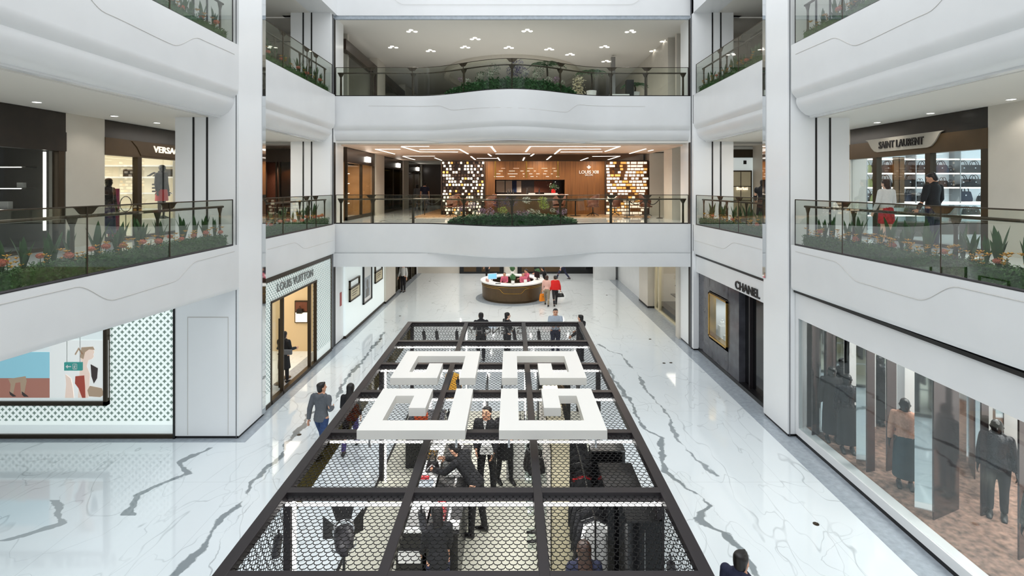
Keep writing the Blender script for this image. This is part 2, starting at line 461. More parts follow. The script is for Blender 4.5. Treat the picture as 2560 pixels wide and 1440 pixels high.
# floors
struct(MB().box(-17, 17, -6, 46, -.2, 0), 'floor', 'floor', origin=(0, 0, 0))
b = MB()
for s in (-1, 1):
    xo = 6.58
    b.box(s * xo, s * 7.6, 12.62 if s < 0 else -6, 46, 0, .004)
b.box(-17, -7.6, 12.62, 13.3, 0, .004)
struct(b, 'floor_border', 'border')
b = MB(); b.box(-17, -7.79, -6, 19.7, L2 - .3, L2 - .021); b.box(7.94, 17, -6, 19.7, L2 - .3, L2 - .021)
struct(b, 'floor_slab_gallery', 'white2')
b = MB(); b.box(-17, -7.79, -6, 19.7, L2 - .02, L2); b.box(7.94, 17, -6, 19.7, L2 - .02, L2); b.box(-17, 17, 20.9, 46, L2 - .02, L2)
struct(b, 'floor_gallery', 'floor', origin=(0, 0, L2))
struct(MB().box(-17, 17, 20.9, 46, L2 - .3, L2 - .021), 'floor_slab_hall', 'white2')
b = MB(); b.box(-17, -7.79, -6, 19.7, L3 - .3, L3); b.box(7.94, 17, -6, 19.7, L3 - .3, L3); b.box(-17, 17, 20.9, 46, L3 - .3, L3); b.box(-6.9, 6.9, 20.62, 20.9, L3 - .3, L3)
struct(b, 'floor_upper_gallery', 'white2')
# ceilings
struct(MB().box(-17, -7.6, -6, 19.9, 8.04, 8.12).box(7.7, 17, -6, 19.9, 8.04, 8.12).box(-17, 17, 20.9, 46, 8.04, 8.12), 'ceiling_gallery', 'ceil')
struct(MB().box(-17, -7.78, -6, 20.2, 13.0, 13.1).box(7.93, 17, -6, 20.2, 13.0, 13.1).box(-17, 17, 20.33, 46, 13.0, 13.1), 'ceiling_upper', 'ceil')
struct(MB().box(-17, 17, 20.9, 46, 3.28, 3.34), 'ceiling_hall', 'ceil')
# outer walls
struct(MB().box(-17.2, -17, -6, 46, 0, 16), 'wall_left', 'white2')
struct(MB().box(17, 17.2, -6, 46, 0, 16), 'wall_right', 'white2')
struct(MB().box(-17, 17, 46, 46.2, 0, 13), 'wall_back', 'cream')

# balcony fascias with their cornice: outline (distance inwards, height)
def prof(top, bot, cornice):
    if cornice:
        return [(.95, top), (0, top), (0, top - 1.10), (.02, top - 1.20), (.09, top - 1.29), (.13, top - 1.33), (.12, top - 1.40), (.13, top - 1.47), (.17, top - 1.56),
                (.25, top - 1.66), (.36, top - 1.74), (.46, top - 1.77), (.46, top - 1.81), (.60, top - 1.81), (.60, top - 1.77), (.95, top - 1.77)]
    return [(.95, top), (0, top), (0, top - 1.02), (.01, top - 1.08), (.04, top - 1.12), (.10, top - 1.14), (.95, top - 1.14)]
def sweep(name, path, prf, m, grooves=(), smooth=True, rise=None):
    """path of (x, y, inward x, inward y)"""
    b = MB(); n = len(prf); vs = []; fs = []
    for x, y, nx, ny in path:
        for o, z in prf: vs.append((x + nx * o, y + ny * o, z + (rise(y) if rise and z < prf[1][1] - .5 else 0)))
    for i in range(len(path) - 1):
        for j in range(n): fs.append((i * n + j, (i + 1) * n + j, (i + 1) * n + (j + 1) % n, i * n + (j + 1) % n))
    fs.append(tuple(range(n))); fs.append(tuple(range((len(path) - 1) * n, len(path) * n))[::-1])
    b.add(vs, fs)
    o = struct(b, name, m, origin=(0, 0, 0))
    import bmesh
    bm = bmesh.new(); bm.from_mesh(o.data); bmesh.ops.recalc_face_normals(bm, faces=bm.faces); bm.to_mesh(o.data); bm.free()
    o.data.polygons.foreach_set('use_smooth', [True] * len(o.data.polygons))
    o.data.set_sharp_from_angle(angle=math.radians(32))
    if grooves:
        g = MB()
        for pts in grooves: g.tube(pts, .005, 5)
        g.build('groove', 'groove', o, world=True)
    return o
def s_line(pts, fn):
    """smooth line through (s, z) knots, fn maps s to x, y"""
    out = []
    for (a, za), (c, zc) in zip(pts, pts[1:]):
        for i in range(10):
            t = i / 10; tt = t * t * (3 - 2 * t)
            out.append(fn(a + (c - a) * t) + (za + (zc - za) * tt,))
    out.append(fn(pts[-1][0]) + (pts[-1][1],))
    return out
def side_path(x, s, y0, y1, n=2): return [(x, y0 + (y1 - y0) * i / (n - 1), s, 0) for i in range(n)]
for s, X, nm in ((-1, -6.83, 'left'), (1, 6.98, 'right')):
    fn = lambda q, X=X, s=s: (X - s * .004, q)
    # first gallery
    gr = [s_line([(0, L2 - .12), (8.0, L2 - .12), (8.8, L2 - .49), (10.3, L2 - .47), (11.1, L2 - .16), (12.6, L2 - .14)], fn)]
    sweep('wall_fascia_' + nm, side_path(X, s, -6, 12.80, 3), prof(L2, 3.64, False), 'white', gr, rise=lambda y, s=s: min(.5, (12.8 - y) / 6 * (.23 if s < 0 else .05)))
    sweep('wall_fascia_far_' + nm, side_path(X, s, 14.1, 19.75), prof(L2, 3.64, False), 'white', [s_line([(14.3, L2 - .3), (16, L2 - .3), (17, L2 - .6), (19.6, L2 - .6)], fn)])
    gr = [s_line([(0, L3 - .2), (7.8, L3 - .24), (8.6, L3 - .62), (10.3, L3 - .68), (11.2, L3 - .3), (12.6, L3 - .28)], fn)]
    sweep('wall_fascia_upper_' + nm, side_path(X, s, -6, 12.80), prof(L3, 0, True), 'white', gr)
    sweep('wall_fascia_upper_far_' + nm, side_path(X, s, 14.1, 19.75), prof(L3, 0, True), 'white')
    sweep('wall_fascia_top_' + nm, side_path(X, s, -6, 20.2), [(.95, 16), (0, 16), (0, 13.0), (.95, 13.0)], 'white')
# bridges
nb = [(x, y, 0, 1) for x, y in bridge_path()]
fb = lambda q: (q, byb(q) - .004)
def bridge_prof(top, bot): return None
def bridge_low():
    # curved face, then a straight lower band on the line of the columns
    b = MB(); P = bridge_path(); vs = []; fs = []
    prf = [(.30, L2), (0, L2), (0, L2 - 1.02), (.02, L2 - 1.10), (.08, L2 - 1.15)]
    n = len(prf) + 3
    for x, y in P:
        for o, z in prf: vs.append((x, y + o, z))
        vs += [(x, 20.02, L2 - 1.17), (x, 20.02, 3.17), (x, 20.95, 3.17)]
    for i in range(len(P) - 1):
        for j in range(n - 1): fs.append((i * n + j, (i + 1) * n + j, (i + 1) * n + j + 1, i * n + j + 1))
    b.add(vs, fs)
    # walking surface behind the edge
    vs = []; fs = []
    for x, y in P: vs += [(x, y + .30, L2), (x, 20.95, L2)]
    for i in range(len(P) - 1): fs.append((2 * i, 2 * i + 1, 2 * i + 3, 2 * i + 2))
    b.add(vs, fs)
    o = struct(b, 'wall_bridge', 'white', origin=(0, 0, 0))
    o.data.polygons.foreach_set('use_smooth', [True] * len(o.data.polygons)); o.data.set_sharp_from_angle(angle=math.radians(32))
bridge_low()
gr = [s_line([(-5.6, L3 - .38), (-2.9, L3 - .4), (-2.2, L3 - .62), (2.0, L3 - .72), (2.6, L3 - .38), (5.2, L3 - .4)], fb)]
sweep('wall_bridge_upper', nb, [(.6, L3)] + prof(L3, 0, True)[1:-1] + [(.6, L3 - 1.77)], 'white', gr)
struct(MB().box(-6.98, 6.98, 20.3, 20.95, 8.03, 8.12), 'ceiling_bridge', 'ceil')
# top header over the upper opening
gr = [s_line([(-7.5, 15.2), (-5.2, 14.0), (-4.2, 13.42), (4.6, 13.42), (5.6, 14.0), (7.5, 15.2)], lambda q: (q, 20.0))]
sweep('wall_header', [(-9, 20.03, 0, 1), (9, 20.03, 0, 1)], [(.3, 17), (0, 17), (0, 13.0), (.3, 13.0)], 'white', gr)
struct(MB().box(-6.98, 6.98, 20.05, 20.14, 12.86, 13.0), 'trim_header', 'border')

# columns
def column(name, x0, x1, y0, y1, m='whitecol', grooves=True, mirror=None, s=1):
    o = struct(MB().box(x0, x1, y0, y1, .07, 16.5), name, m)
    MB().box(x0 + .02, x1 - .02, y0 + .02, y1 - .02, 0, .07).build('base', 'black', o, world=True)
    if grooves:
        for a in (-7.96, -7.62):
            gx = a if s < 0 else 7.66 + (-7.62 - a) * 1.03
            MB().box(gx - .022, gx + .022, y0 - .012, y0 + .02, L2, 8.04).build('black_strip', 'black', o, world=True)
            MB().box(gx - .022, gx + .022, y0 - .012, y0 + .02, L3, 13.0).build('black_strip', 'black', o, world=True)
    return o
c = column('wall_column_left', -8.42, -6.83, 12.80, 14.15, s=-1)
MB().box(-6.84, -6.815, 13.98, 14.17, .07, 16).build('mirror_strip', 'mirror', c, world=True)
MB().box(-6.90, -6.885, 12.79, 12.81, 0, 16).build('joint', 'joint', c, world=True)
MB().box(-8.1, -7.1, 12.79, 12.802, 3.03, 3.05).box(-8.11, -8.1, 12.79, 12.802, 0.1, 3.05).box(-7.1, -7.09, 12.79, 12.802, .1, 3.05).build('access_panel_joint', 'groove', c, world=True)
c = column('wall_column_right', 6.95, 8.5, 12.90, 14.15, s=1)
MB().box(6.93, 6.96, 14.0, 14.17, 3.8, 16).build('mirror_strip', 'mirror', c, world=True)
MB().box(6.99, 7.005, 12.89, 12.91, 0, 16).build('joint', 'joint', c, world=True)
for s in (-1, 1):
    nm = 'left' if s < 0 else 'right'
    x0, x1 = sorted((s * 6.98, s * 8.52))
    o = struct(MB().box(x0, x1, 19.7, 21.2, .07, 16.5), 'wall_column_far_' + nm, 'whitecol')
    MB().box(x0 + .02, x1 - .02, 19.72, 21.18, 0, .07).build('base', 'black', o, world=True)
    for a in (7.71, 8.03):
        for za, zb in ((L2, 8.04), (L3, 13.0)): MB().box(s * a - .025, s * a + .025, 19.685, 19.72, za, zb).build('black_strip', 'black', o, world=True)
    for za, zb in ((.07, 3.17), (L2, 8.04), (L3, 12.9)):
        MB().box(s * 6.985, s * 6.96, 20.02, 20.2, za, zb).build('black_strip', 'black', o, world=True)
    MB().box(s * 6.985, s * 6.955, 19.88, 19.93, 0, 16).build('joint', 'joint', o, world=True)

# ---------------------------------------------------------------- gallery shop walls (first gallery) x = -10.5 / 10.3
def shop_wall(name, X, s, segs, ztop=8.04, zb=L2):
    """solid piers: segs of (y0, y1)"""
    for i, (a, c) in enumerate(segs):
        struct(MB().box(X, X + s * .5, a, c, zb, ztop), name, 'cream')
shop_wall('wall_pier_left', -10.5, -1, [(-6, 3.5), (12.05, 13.2), (16.6, 21.9)])
shop_wall('wall_pier_right', 10.3, 1, [(-6, 7.2), (9.9, 11.08), (15.6, 21.9)])
for s in (-1, 1):
    nm = 'left' if s < 0 else 'right'
    x0, x1 = sorted((s * 10.5, s * 11)); struct(MB().box(x0, x1, -6, 21.9, L3, 13.0), 'wall_upper_' + nm, 'cream')
    x0, x1 = sorted((s * 7.2, s * 17)); struct(MB().box(x0, x1, 22.4, 22.6, L3, 13.0), 'wall_upper_end_' + nm, 'cream')
    x0, x1 = sorted((s * 9.5, s * 10.6)); struct(MB().box(x0, x1, 22.36, 22.4, 12.62, 12.66), 'trim_upper_' + nm, 'black')
# dark upper panels glimpsed behind the upper balustrades
tag(MB().box(-10.45, -9.2, 20.2, 20.4, L3, 11.55).build('dark_display_wall', 'brown'), 'dark grey-brown display wall on the uppermost gallery beside the tall white column and flower planter', 'wall panel')
tag(MB().box(9.5, 10.29, 18.5, 20.4, L3, 12.3).build('dark_display_wall', 'brown'), 'dark display wall on the uppermost gallery behind the sloping rail beside two black strips', 'wall panel')

# ---------------------------------------------------------------- luggage shop, ground floor (lattice walls)
sf = thing('boutique_facade', 'white star-lattice boutique front facing the open floor, under the flower balcony', 'shop front', (-12, 12.9, 0))
MB().box(-17, -8.42, 12.86, 12.95, .32, 4.4).build('lattice_wall', 'lv', sf, world=True)
MB().box(-17, -8.42, 12.80, 12.95, 0, .10).build('plinth', 'bronze', sf, world=True)
MB().box(-17, -8.42, 12.86, 12.95, .10, .32).build('light_band', 'lvplain', sf, world=True)
MB().box(-8.47, -8.42, 12.78, 12.86, 0, 4.4).build('edge_post', 'black', sf, world=True)
text('sign_letters', 'LOUIS VUITTON', 'steel', (-11.3, 12.82, 3.06), 'cam', .30, 2.7, sf, .03)
pf = thing('framed_advertisement', 'large dark-framed fashion poster with drawn model, handbags and high heels', 'poster', (-11.4, 12.8, .8))
px0, px1, pz0, pz1 = -15.5, -10.09, .85, 2.9
b = MB().box(px0, px1, 12.74, 12.85, pz0, pz0 + .10).box(px0, px1, 12.74, 12.85, pz1 - .08, pz1).box(px1 - .09, px1, 12.74, 12.85, pz0, pz1)
b.build('frame', 'bronze', pf, world=True)
MB().box(px0, px1 - .09, 12.80, 12.84, pz0 + .08, pz1 - .08).build('backlit_sheet', 'lvplain', pf, world=True)
def flat(poly, y=12.79, m='whitec', name='printed_shape', par=pf, th=.004):
    b = MB().prism(poly, lambda a, c, d: (a, d, c), y, y + th); return b.build(name, m, par, world=True)
def P(*pts): return [((x - 1280) * 12.8 / F, EYE - (y - 467) * 12.8 / F) for x, y in pts]
M['pr_blue'] = mat('printed_blue', (150, 206, 222), .5, emit=.4); M['pr_brown'] = mat('printed_brown', (170, 118, 104), .5, emit=.4)
M['pr_red'] = mat('printed_rust', (160, 72, 60), .5, emit=.4); M['pr_skin'] = mat('printed_skin', (238, 214, 200), .5, emit=.4); M['pr_dark'] = mat('printed_dark', (60, 52, 52), .5, emit=.4); M['pr_tan'] = mat('printed_tan', (172, 150, 128), .5, emit=.4); M['pr_white'] = mat('printed_white', (238, 240, 238), .5, emit=.4)
flat(P((-400, 880), (125, 880), (125, 945), (-400, 945)), m='pr_blue')
flat(P((-400, 945), (125, 945), (125, 994), (-400, 994)), m='pr_brown')
flat(P((125, 850), (272, 850), (272, 994), (125, 994)), m='pr_white')
flat(P((22, 947), (65, 940), (68, 952), (62, 982), (54, 984), (52, 955), (40, 957), (34, 986), (26, 984), (28, 960)), 12.785, 'pr_tan', 'printed_legs')
flat(P((25, 978), (34, 984), (42, 990), (34, 991), (27, 986)), 12.78, 'pr_dark', 'printed_shoe'); flat(P((56, 978), (62, 982), (73, 991), (62, 991), (57, 986)), 12.78, 'pr_dark', 'printed_shoe')
flat(P((212, 870), (232, 868), (237, 880), (234, 886), (236, 891), (231, 897), (222, 900), (218, 915), (226, 935), (222, 994), (196, 994), (200, 930), (206, 905), (200, 890)), 12.785, 'pr_skin', 'printed_figure')
flat(P((205, 868), (234, 866), (238, 874), (224, 873), (214, 880), (210, 897), (202, 893)), 12.78, 'pr_tan', 'printed_hair')
flat(P((190, 940), (212, 938), (214, 965), (215, 994), (207, 994), (198, 970), (189, 958)), 12.78, 'pr_red', 'printed_shoe')
flat(P((165, 935), (178, 945), (183, 965), (186, 994), (164, 994), (167, 960)), 12.78, 'pr_skin', 'printed_boot')
flat(P((228, 910), (246, 920), (244, 945), (236, 958), (230, 940)), 12.78, 'pr_dark', 'printed_bag')
flat(P((226, 964), (256, 970), (262, 986), (252, 992), (224, 990), (220, 975)), 12.78, 'pr_tan', 'printed_bag')
flat(P((188, 885), (198, 868), (210, 884), (207, 886), (198, 874), (191, 887)), 12.78, 'pr_tan', 'printed_strap')

lf = thing('boutique_doorway_front', 'white star-lattice boutique front around a tall bronze glass doorway', 'shop front', (-6.95, 17, 0))
X = -6.95
MB().box(X - .1, X, 14.17, 14.73, .12, 3.0).build('lattice_wall', 'lvy', lf, world=True)
MB().box(X - .1, X, 18.15, 19.62, .12, 3.0).build('lattice_wall', 'lvy', lf, world=True)
MB().box(X - .1, X, 14.17, 19.62, 3.0, 3.58).build('lattice_header', 'lvy', lf, world=True)
MB().box(X - .1, X + .03, 19.62, 19.68, 0, 3.7).box(X - .12, X + .03, 14.17, 19.66, 0, .12).build('border_frame', 'bronze', lf, world=True)
MB().box(X - .12, X + .03, 14.17, 19.66, 3.57, 3.71).build('border_frame', 'bronze', lf, world=True)
b = MB()
for y in (14.73, 15.5, 17.6, 18.12): b.box(X - .08, X + .03, y, y + .05, .02, 2.96)
b.box(X - .16, X + .04, 14.73, 18.18, 2.94, 3.0)
b.build('door_frame', 'bronze', lf, world=True)
MB().box(X - .09, X - .07, 14.79, 15.5, .1, 2.94).build('glass_pane', 'glassc', lf, world=True)
MB().box(X - .09, X - .07, 17.66, 18.12, .1, 2.94).build('glass_pane', 'glassc', lf, world=True)
dl = MB().box(X - .85, X - .10, 15.60, 15.615, .08, 2.85).build('open_door', 'glassc', lf, world=True)
MB().tube([(X - .12, 15.56, .2), (X - .12, 15.56, 2.3)], .03, 8).build('handle', 'bronze', dl, world=True)
text('sign_letters', 'LOUIS VUITTON', 'steel', (X + .03, 16.45, 3.32), 'px', .25, 2.7, lf, .010)
# its room
M['lvint'] = mat('warm_interior_wall', (214, 190, 150), .5)
r = MB().box(-12, -7.08, 19.62, 19.7, 0, 3.3).box(-12.1, -12, 13.0, 19.7, 0, 3.3).box(-12, -7.05, 13.0, 13.1, 0, 3.3).box(-12, -7.05, 13.0, 19.7, 3.2, 3.3)
struct(r, 'wall_boutique_interior', 'lvint')
area_light('boutique_light', (-9.3, 17, 3.15), 3, 4, 150, WARM)
n = thing('display_niche', 'lit wall niche with dark bag display inside the lattice boutique doorway', 'display niche', (-8.05, 19.6, 1.1))
MB().box(-8.3, -7.78, 19.55, 19.62, 1.1, 1.95).build('frame', 'bronze', n, world=True)
MB().box(-8.26, -7.82, 19.53, 19.56, 1.14, 1.5).build('lit_shelf', 'tilew', n, world=True)
MB().box(-8.26, -7.82, 19.53, 19.56, 1.55, 1.9).build('upper_shelf', 'leatherbr', n, world=True)
tag(MB().box(-8.15, -7.95, 19.35, 19.5, 1.5, 1.66).tube([(-8.1, 19.42, 1.66), (-8.05, 19.42, 1.78), (-8.0, 19.42, 1.66)], .012, 6).build('handbag', 'leather', bevel=.01), 'black handbag standing in the lit niche of the lattice boutique', 'handbag')

# ---------------------------------------------------------------- black stone boutique, ground floor right
M['blackstone'] = mat('black_stone', (74, 74, 80), .12, var=.25, scale=3)
M['blackgloss'] = mat('black_gloss', (16, 16, 18), .1)
cf = thing('black_boutique_front', 'black stone boutique front with gold-rimmed show window and white name band', 'shop front', (7.1, 17, 0))
X = 7.08
MB().box(X, X + .25, 14.15, 19.68, 3.03, 3.64).build('name_band', 'white', cf, world=True)
MB().box(X - .01, X + .2, 14.15, 19.7, 3.64, 3.72).build('dark_joint', 'black', cf, world=True)
b = MB().box(X + .1, X + .3, 18.6, 19.68, .12, 3.03).box(X + .1, X + .3, 16.2, 17.02, .12, 3.03).box(X + .1, X + .3, 17.0, 18.62, .12, .9).box(X + .1, X + .3, 17.0, 18.62, 2.48, 3.03)
b.build('stone_wall', 'blackstone', cf, world=True)
MB().box(X + .08, X + .3, 14.15, 19.68, 0, .12).build('plinth', 'black', cf, world=True)
MB().box(X + .30, X + .34, 14.15, 16.2, .12, 3.03).build('door_panel', 'blackgloss', cf, world=True)
MB().box(X + .2, X + .3, 15.68, 15.74, .12, 3.03).build('door_post', 'frame', cf, world=True)
b = MB()
for y0, y1, z0, z1 in ((17.02, 18.6, .9, .96), (17.02, 18.6, 2.42, 2.48), (17.02, 17.07, .9, 2.48), (18.52, 18.6, .9, 2.48)): b.box(X + .04, X + .3, y0, y1, z0, z1)
b.build('window_rim', 'gold', cf, world=True)
MB().box(X + .05, X + .06, 17.07, 18.52, .96, 2.42).build('window_glass', 'glassc', cf, world=True)
MB().box(X + .7, X + .75, 17.0, 18.62, .8, 2.5).box(X + .1, X + .75, 18.62, 18.66, .8, 2.5).box(X + .1, X + .75, 16.98, 17.0, .8, 2.5).box(X + .1, X + .75, 17, 18.62, 2.5, 2.54).box(X + .1, X + .75, 17, 18.62, .8, .9).build('show_box', 'white2', cf, world=True)
text('sign_letters', 'CHANEL', 'black', (X - .02, 15.4, 3.22), 'nx', .26, 1.6, cf, .014, bold=.02)
spot_light('show_window_light', (X + .45, 17.8, 2.4), 40, (1, 1, 1))
MB().box(X + .5, X + .56, 17.25, 17.7, 1.3, 2.35).build('grey_backdrop', 'blackstone', cf, world=True)
g0 = MB().box(-.06, .06, -.05, .05, 0, .11).lathe([(.02, .11), (.02, .14), (.028, .14), (.028, .17)], n=10).build('perfume_bottle', 'paper', bevel=.006)
tag(g0, 'small white bottle in the gold-rimmed show window of the black stone boutique', 'bottle', 'white bottles in the gold-rimmed show window')
for i, (y, z) in enumerate([(17.2, .9), (17.85, .9), (18.05, .9), (17.5, 1.02), (18.38, 1.32)]):
    if z > 1: tag(MB().box(X + .35, X + .6, y - .11, y + .11, .9, z).build('display_block', 'paper'), 'white block under a bottle in the gold-rimmed show window', 'display block', 'white blocks in the show window')
    place(g0, USED, (X + .47, y, z), .3 * i, 1.0 + .25 * (i % 3))

# ---------------------------------------------------------------- hall on the ground floor behind the bridge
X = -6.9
struct(MB().box(X - .4, X, 21.2, 27.6, .12, 3.3), 'wall_hall_left', 'lvplain')
struct(MB().box(X - .4, X + .03, 21.2, 27.6, 0, .12), 'baseboard_hall_left', 'bronze')
struct(MB().box(X - .5, X + .1, 27.6, 29.9, 0, 3.3), 'wall_hall_pier_left', 'cream')
struct(MB().box(X - .5, X + .11, 27.58, 29.92, 0, .1), 'baseboard_pier_left', 'black')
struct(MB().box(-17, X - .4, 36.9, 37.3, 0, 3.3).box(-17, X - 2.0, 21.2, 37, 0, 3.3), 'wall_shop_left', 'brown')
struct(MB().box(X - .3, X + .05, 36.9, 45.9, 0, 3.3), 'wall_hall_far_left', 'white2')
hs = thing('warm_shop_front', 'bronze-framed warm glass shop front beyond the white backlit wall', 'shop front', (X, 33, 0))
b = MB()
for y in (29.95, 31.5, 33.2, 35.0, 36.8): b.box(X - .1, X + .02, y, y + .1, 0, 3.3)
b.build('frame', 'bronze', hs, world=True); MB().box(X - .06, X - .04, 30, 36.8, 0, 3.3).build('glass', 'glasst', hs, world=True)
area_light('shop_left_light', (-8.2, 33, 3.2), 1.4, 5, 60, WARM)
# framed signs on the backlit wall
for y0, y1, z0, z1, lab in ((21.5, 22.9, 1.45, 2.02, 'small bronze-framed hanging sign on the backlit wall, the one closer to the atrium'), (25.5, 26.9, 1.47, 2.05, 'small bronze-framed hanging sign on the backlit wall, beyond the tall portrait frame')):
    sg = thing('hanging_sign', lab, 'sign', (X + .1, (y0 + y1) / 2, z0), group='bronze-framed hanging signs')
    b = MB()
    for a in ((y0, y1, z0, z0 + .06), (y0, y1, z1 - .06, z1), (y0, y0 + .06, z0, z1 + .32), (y1 - .06, y1, z0, z1 + .32), (y0, y1, z1 + .27, z1 + .32)): b.box(X + .04, X + .12, *a)
    b.build('frame', 'bronze', sg, world=True); MB().box(X + .05, X + .1, y0 + .06, y1 - .06, z0 + .06, z1 - .06).build('panel', 'beige', sg, world=True)
    b = MB()
    for k in range(3): b.box(X + .1, X + .105, y0 + .3, y1 - .3 - .1 * k, z1 - .18 - .1 * k, z1 - .155 - .1 * k)
    b.build('lettering_lines', 'brown', sg, world=True)
pt = thing('portrait_frame', 'tall black-framed portrait poster on the white backlit wall', 'poster', (X + .05, 24.2, .87))
b = MB()
for a in ((23.55, 24.95, .87, .93), (23.55, 23.61, .87, 3.2), (24.89, 24.95, .87, 3.2)): b.box(X + .02, X + .1, *a)
b.build('frame', 'black', pt, world=True); MB().box(X + .02, X + .05, 23.6, 24.9, .93, 3.2).build('sheet', 'paper', pt, world=True)
MB().box(X + .05, X + .055, 23.8, 24.7, 1.1, 2.05).build('printed_photo', 'border', pt, world=True)
MB().prism([(24.25 + .16 * math.cos(t * PI / 8), 1.72 + .2 * math.sin(t * PI / 8)) for t in range(16)], lambda a, c, d: (d, a, c), X + .055, X + .06).box(X + .055, X + .06, 24.0, 24.5, 1.12, 1.5).build('printed_head', 'steel', pt, world=True)
tag(MB().box(-6.975, -6.965, 20.75, 20.95, 1.45, 2.0).build('fire_notice', 'lips'), 'small red notice on the side of the white column before the backlit wall', 'notice')
# right side of the hall
struct(MB().box(6.9, 7.5, 21.2, 21.6, 0, 3.3), 'wall_hall_pier_right', 'cream')
struct(MB().box(7.05, 7.6, 26.6, 28.4, 0, 3.3), 'wall_hall_second_pier_right', 'cream')
struct(MB().box(7.04, 7.6, 26.58, 28.42, 0, .1), 'baseboard_hall_right', 'black')
struct(MB().box(9.6, 9.8, 21.2, 46, 0, 3.3).box(7.6, 9.8, 21.15, 21.2, 0, 3.3).box(7.6, 9.8, 27, 27.1, 0, 3.3), 'wall_shop_right', 'cream')
hw = thing('mannequin_window', 'glazed show window with cream posts, display shelves and a dressed mannequin', 'shop window', (7.45, 24, 0))
b = MB().box(7.4, 7.52, 21.6, 26.6, 0, .1)
for y in (22.6, 25.7, 26.35): b.box(7.38, 7.5, y, y + .16, 0, 3.3)
b.build('frame', 'beige', hw, world=True)
MB().box(7.44, 7.46, 21.6, 26.5, .1, 3.3).build('glass', 'glassc', hw, world=True)
MB().box(7.5, 9.6, 21.2, 26.6, .1, .35).build('plinth', 'brown', hw, world=True)
for y, z in ((23.6, 1.55), (24.3, 1.0)): MB().box(7.8, 8.5, y, y + .9, z, z + .05).build('shelf', 'brown', hw, world=True)
b = MB()
for k in range(8): b.ball((7.6, 21.75, .55 + k * .34), .05, n=8, k=6)
b.build('bulb_column', 'lamp', hw, world=True)
area_light('window_light', (8.4, 24, 3.2), 1.2, 4, 70, WARM)
struct(MB().box(7.2, 9.6, 28.4, 45.9, 0, 3.3), 'wall_hall_far_right', 'white2')
# back of the ground hall
struct(MB().box(-17, 17, 37.3, 37.5, 0, 3.3), 'wall_hall_back', 'cream')
for x0, x1, lab in ((-3.8, -.6, 'dark glossy shop front at the back of the ground hall, behind the counter'), (.4, 7.0, 'dark glossy shop front at the back of the ground hall, beside the white pier'), ):
    t = thing('dark_shop_front', lab, 'shop front', ((x0 + x1) / 2, 37.2, 0))
    MB().box(x0, x1, 37.15, 37.29, 0, 3.2).build('panel', 'blackgloss', t, world=True)
    MB().box(x0 + .3, x0 + 1.2, 37.1, 37.14, .15, 3.0).build('pane', 'bronze2', t, world=True)
    MB().box(x0 + 1.6, min(x1 - .3, x0 + 3.1), 37.1, 37.14, .15, 3.0).build('pane', 'bronze2', t, world=True)
struct(MB().box(5.6, 7.0, 34.6, 35.4, 0, 3.3), 'wall_hall_back_pier', 'white2')

# ---------------------------------------------------------------- the corridor shops on the bridge level, left of the salon
def corridor_shop(y0, y1, lab, glassm, inner, sign=True, X=-7.05):
    t = thing('corridor_shop_front', lab, 'shop front', (X, (y0 + y1) / 2, L2))
    MB().box(X - .3, X, y0, y1, 7.35, 8.0).build('fascia_board', 'brown', t, world=True)
    b = MB()
    for y in (y0, (y0 + y1) / 2 - .04, y1 - .08): b.box(X - .12, X, y, y + .08, L2, 7.35)
    b.box(X - .12, X, y0, y1, L2, L2 + .15); b.build('frame', 'bronze', t, world=True)
    MB().box(X - .07, X - .05, y0, y1, L2 + .15, 7.35).build('glass', glassm, t, world=True)
    MB().box(X - 1.6, X - 1.5, y0, y1, L2, 7.4).box(X - 1.6, X - .1, y1 - .02, y1, L2, 7.4).box(X - 1.6, X - .1, y0, y0 + .02, L2, 7.4).build('interior_wall', inner, t, world=True)
    b = MB()
    for k in range(4): b.box(X - 1.5, X - 1.2, y0 + .3, y1 - .3, L2 + .6 + k * .5, L2 + .63 + k * .5)
    b.build('shelves_of_the_interior', 'strip' + 'light' if inner != 'brown' else 'steel', t, world=True)
    if sign: MB().box(X, X + .08, y1 - 1.6, y1 - 1.0, 7.5, 7.75).build('light_box', 'lamp', t, world=True)
    area_light('corridor_shop_light', (X - .8, (y0 + y1) / 2, 7.3), 1, (y1 - y0) * .7, 45, WARM)
    return t
M['amberwall'] = mat('amber_interior_wall', (150, 108, 62), .35, var=.12, scale=2)
corridor_shop(21.9, 26.3, 'first warm amber glass shop front along the bridge-level corridor', 'glassc', 'amberwall')
corridor_shop(28.0, 33.0, 'second dark shop front along the corridor with small lit box sign', 'glasst', 'brown')
corridor_shop(34.6, 39.5, 'third dark shop front at the far end of the bridge-level corridor', 'glassc', 'brown')
struct(MB().box(-7.5, -6.98, 26.3, 28.0, L2, 8.04).box(-7.5, -6.98, 33.0, 34.6, L2, 8.04).box(-7.5, -6.98, 39.5, 46, L2, 8.04), 'wall_corridor_left', 'cream')
struct(MB().box(6.6, 6.8, 26.5, 46, L2, 8.04), 'wall_corridor_right', 'cream')
struct(MB().box(7.0, 8.4, 22.4, 23.6, L2, 8.04), 'wall_corridor_pier_right', 'cream')
